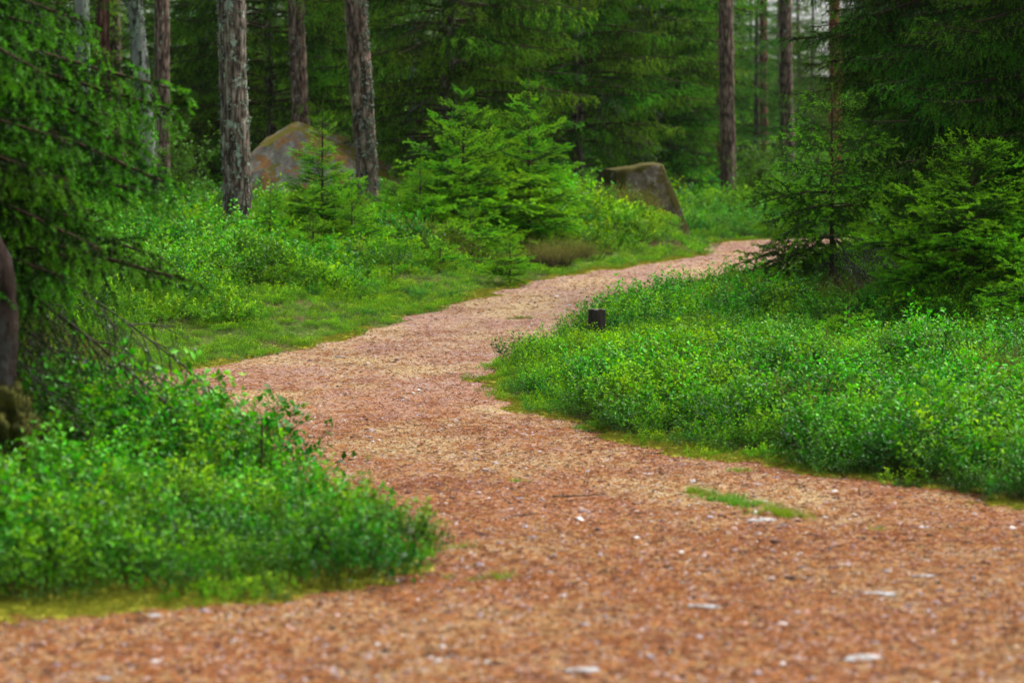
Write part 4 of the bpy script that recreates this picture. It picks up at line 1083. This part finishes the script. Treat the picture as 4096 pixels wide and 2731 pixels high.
# ------------------------------------------------------------------ stones, tufts, twigs and cones lying on the path
def at_row(px, row):
    """the spot of the path seen at pixel (px, row)"""
    d = np.linspace(6, 45, 4000); x = (px - 512) / FPX * d; z = path_z(x, d); r = HORIZON + (CAM_H - z) / d * FPX
    k = int(np.argmin(np.abs(r - row))); return float(x[k]), float(d[k]), float(z[k])
M_PALE = simple_mat('pale_stone', [(.3, (.11, .095, .085)), (.5, (.22, .21, .205)), (.7, (.36, .37, .38))], 40, .8, bump=.5)
def flat_stone(px, row, w_px, label, seed, aspect=.55, thick=.18, mat=None, name='stone'):
    x, y, z = at_row(px, row); w = w_px / FPX * y / 2; V, F = ico(3)
    V = V * np.array([w, w * aspect, w * thick]); V = V * (1 + (fbm3(V[:, 0] / w * 1.7 + seed, V[:, 1] / w * 1.7, V[:, 2] / w * 3, 3, seed) - .5) * .8)[:, None]
    V[:, 2] = np.minimum(V[:, 2], w * thick * .7)
    mb = MB(); mb.add(V, tris=F); tag(link(name, mb.mesh(name, [mat or M_PALE]), None, (x, y, z + w * thick * .15), (0, 0, seed * .37 % 1.2 - .6)), label, 'stone')
flat_stone(705, 607, 34, 'long pale flat stone lying alone in the middle of the near path', 1, .5)
flat_stone(583, 671, 36, 'pale stone at the very bottom of the picture, left of the other big one', 2, .6, .25)
flat_stone(862, 659, 44, 'largest whitish stone at the bottom right of the path', 3, .6, .22)
flat_stone(880, 594, 34, 'pale stone right of the long flat one in the near path', 4, .5)
flat_stone(925, 576, 26, 'small whitish stone farthest right on the near path', 5, .5)
flat_stone(762, 520, 34, 'flat pale stone just below the grass tuft on the path', 6, .8, .12)
flat_stone(104, 679, 20, 'pale pebble in the bottom left corner of the path', 7, .6, .3)
flat_stone(585, 625, 14, 'small pale pebble left of the long pale flat stone', 8, .7, .4)
flat_stone(152, 616, 15, 'pale pebble at the edge of the near bilberry', 9, .7, .4)
flat_stone(340, 357, 14, 'small pale stone on the far path by the left verge', 10, .5, .2)
M_DARKST = simple_mat('dark_stone', [(.3, (.02, .013, .01)), (.7, (.06, .04, .03))], 30)
flat_stone(790, 579, 11, 'rounded dark cone-like pebble on the near path', 11, .8, .8, M_DARKST)
flat_stone(667, 567, 9, 'dark pebble on the near path above the long flat stone', 12, .8, .7, M_DARKST)
flat_stone(930, 536, 11, 'dark pebble below the mossy right edge of the path', 13, .7, .6, M_DARKST)
flat_stone(775, 543, 14, 'dark elongated pebble right of the flat pale stone', 14, .4, .5, M_DARKST)

def tuft(px, row, w_m, l_m, h, n, label, seed, ang=0.0):
    x, y, z = at_row(px, row); rng = np.random.default_rng(seed); mb = MB()
    for k in range(n):
        g = grass_clump(np.random.default_rng(seed * 50 + k % 6), h * rng.uniform(.6, 1.2), 30, .03, .0035, .35); u = rng.normal(0, .30) * l_m; v = rng.normal(0, .3) * w_m
        a = rng.uniform(0, 6.28); M = np.array([[cos(a), -sin(a), 0], [sin(a), cos(a), 0], [0, 0, 1]])
        mb.merge(g, M, (u * cos(ang) - v * sin(ang), u * sin(ang) + v * cos(ang), 0))
    tag(link('grass_tuft', mb.mesh('grass_tuft', [M_GRASS]), None, (x, y, z)), label, 'grass')
tuft(699, 493, .10, .36, .07, 26, 'thin left tuft of the grass strip growing on the path', 21, -1.15)
tuft(738, 503, .16, .55, .085, 46, 'broad middle tuft of the grass strip growing on the path', 22, -1.15)
tuft(786, 515, .12, .34, .085, 30, 'bright right tuft of the grass strip growing on the path', 23, -1.15)
tuft(739, 471, .06, .16, .06, 9, 'small grass tuft near the mossy edge of the path', 24)
tuft(518, 481, .04, .09, .06, 5, 'tiny bright green tuft alone on the middle of the path', 25)
tuft(497, 577, .08, .22, .05, 12, 'flattened grass tuft at the tip of the near bilberry', 26, .1)
tuft(521, 318, .10, .35, .07, 12, 'grass tuft on the far path, right of the left verge', 27, .1)
tuft(457, 548, .1, .2, .05, 9, 'sparse grass at the foot of the near bilberry tip', 28, .8)
tuft(888, 530, .04, .10, .05, 4, 'faint sprig of grass right of the flat stone', 29)

def twig(px, row, L, ang, label, seed):
    x, y, z = at_row(px, row); rng = np.random.default_rng(seed); mb = MB()
    tw = Twigs([(-L / 2, 0, .006)], [(1, 0, .02)], L, -.02); tw.wood(mb, .006, 5, 6)
    tw.children(rng, L * .3, .2, lambda q, t: q * .25, .7, 0, roll=.4).wood(mb, .003, 3, 4)
    tag(link('fallen_twig', mb.mesh('fallen_twig', [M_DEAD]), None, (x, y, z), (0, 0, ang)), label, 'twig')
twig(700, 449, .35, .25, 'dark fallen twig across the yellow moss at the right edge of the path', 31)
twig(668, 454, .30, .05, 'thin fallen twig just outside the yellow moss', 32)
twig(525, 516, .16, .5, 'small curved twig on the middle of the path', 33)
twig(580, 497, .30, .1, 'short brown twig near the crossing of the path', 34)

# moss cushions along the path edge (uncountable)
def moss_edges():
    rng = np.random.default_rng(88); pieces = []
    for k in range(3):
        V, F = ico(2); V = V * (1 + (fbm3(V[:, 0] * 2 + k, V[:, 1] * 2, V[:, 2] * 2, 2, k) - .5)[:, None] * .7) * np.array([.05, .045, .018]); mb = MB(); mb.add(V, tris=F)
        n = 90; a = rng.uniform(0, 6.28, n); r = .05 * np.sqrt(rng.random(n)); S = np.stack([r * np.cos(a), r * np.sin(a), np.sqrt(np.maximum(0, 1 - (r / .052) ** 2)) * .012], 1)
        tw = Twigs(S, np.stack([np.cos(a) * .4, np.sin(a) * .4, 1 + 0 * a], 1), .014, 0); tw.needles(mb, rng, 500, .006, .003, 0)
        pieces.append(mb.mesh('moss_cushion', [M_MOSS]))
    C = source_collection('moss_pieces', pieces)
    X, Y = jitter_field(-12, 12, 8, 46, .055, rng, margin=.5); sd = path_sd(X, Y)
    reg = fbm2(X * .8 + 3, Y * .8, 2, 91)
    k = (sd > -.16) & (sd < .02 + .14 * (reg - .45) * 2) & (rng.random(len(X)) < .15 + 1.3 * sstep(.42, .6, reg)); 
    sp = ((X > .9) & (X < 1.9) & (Y > 13.8) & (Y < 16.2) & (sd > -.25) & (sd < .12) & (rng.random(len(X)) < .8)) | ((X < -.6) & (Y < 10.5) & (sd > -.5) & (sd < .02 + .35 * sstep(-1.2, -2.2, X) * reg) & (rng.random(len(X)) < .9)) | ((X > 2.2) & (Y < 13) & (sd > -.15) & (sd < .14) & (rng.random(len(X)) < .5))
    k |= sp; X = X[k]; Y = Y[k]; sd = sd[k]; n = len(X); Z = gz_raw(X, Y, sd) + .004
    scatter('moss', C, 3, np.stack([X, Y, Z], 1), np.stack([0 * X, 0 * X, rng.uniform(0, 6.28, n)], 1), rng.uniform(.5, 1.3, n), rng.integers(0, 3, n), 'yellow green moss along the edges of the path')
moss_edges()
# short yellow grass thinly spread along both rims of the path
def rim_grass():
    rng = np.random.default_rng(98); X, Y = jitter_field(-12, 12, 9, 46, .07, rng, margin=.5); sd = path_sd(X, Y); reg = fbm2(X * 1.1 + 30, Y * 1.1, 2, 95)
    pr = np.where((sd > -.3) & (sd < .12), .55 * sstep(.3, .6, reg) + .1, 0) + np.where((sd > .12), .05 * sstep(.58, .72, fbm2(X * .6 + 11, Y * .6, 3, 99)), 0)
    k = rng.random(len(X)) < pr; k &= ~((X < 0) & (Y < 10.6)); X = X[k]; Y = Y[k]; sd = sd[k]; n = len(X)
    pieces = [grass_clump(np.random.default_rng(950 + q), .08, 14, .04, .0035, .6).mesh('short_grass', [foliage_mat('dry_grass', (.16, .17, .03), (.30, .27, .08), .3, .6, .2, .2)]) for q in range(3)]
    scatter('rim_grass', source_collection('short_grass_pieces', pieces), 3, np.stack([X, Y, gz_raw(X, Y, sd)], 1), np.stack([0 * X, 0 * X, rng.uniform(0, 6.28, n)], 1), rng.uniform(.4, 1.1, n), rng.integers(0, 3, n), 'thin yellowish grass on the rims of the path')
rim_grass()

# ------------------------------------------------------------------ damp air between the trees
def haze():
    x0, x1, y0, y1, z0, z1 = -75, 75, -8, 240, -2.0, 20.0
    V = [(x, y, z) for z in (z0, z1) for y in (y0, y1) for x in (x0, x1)]
    mb = MB(); mb.add(V, quads=[(0, 2, 3, 1), (4, 5, 7, 6), (0, 1, 5, 4), (2, 6, 7, 3), (0, 4, 6, 2), (1, 3, 7, 5)])
    m, nt, out = newmat('haze'); v = nt.nodes.new('ShaderNodeVolumePrincipled')
    v.inputs['Color'].default_value = (.86, .95, .97, 1); v.inputs['Density'].default_value = .00008; v.inputs['Anisotropy'].default_value = .2
    nt.links.new(v.outputs[0], out.inputs['Volume'])
    tag(link('haze', mb.mesh('haze', [m], smooth=False)), 'thin damp haze between the far trees', kind='stuff')
haze()
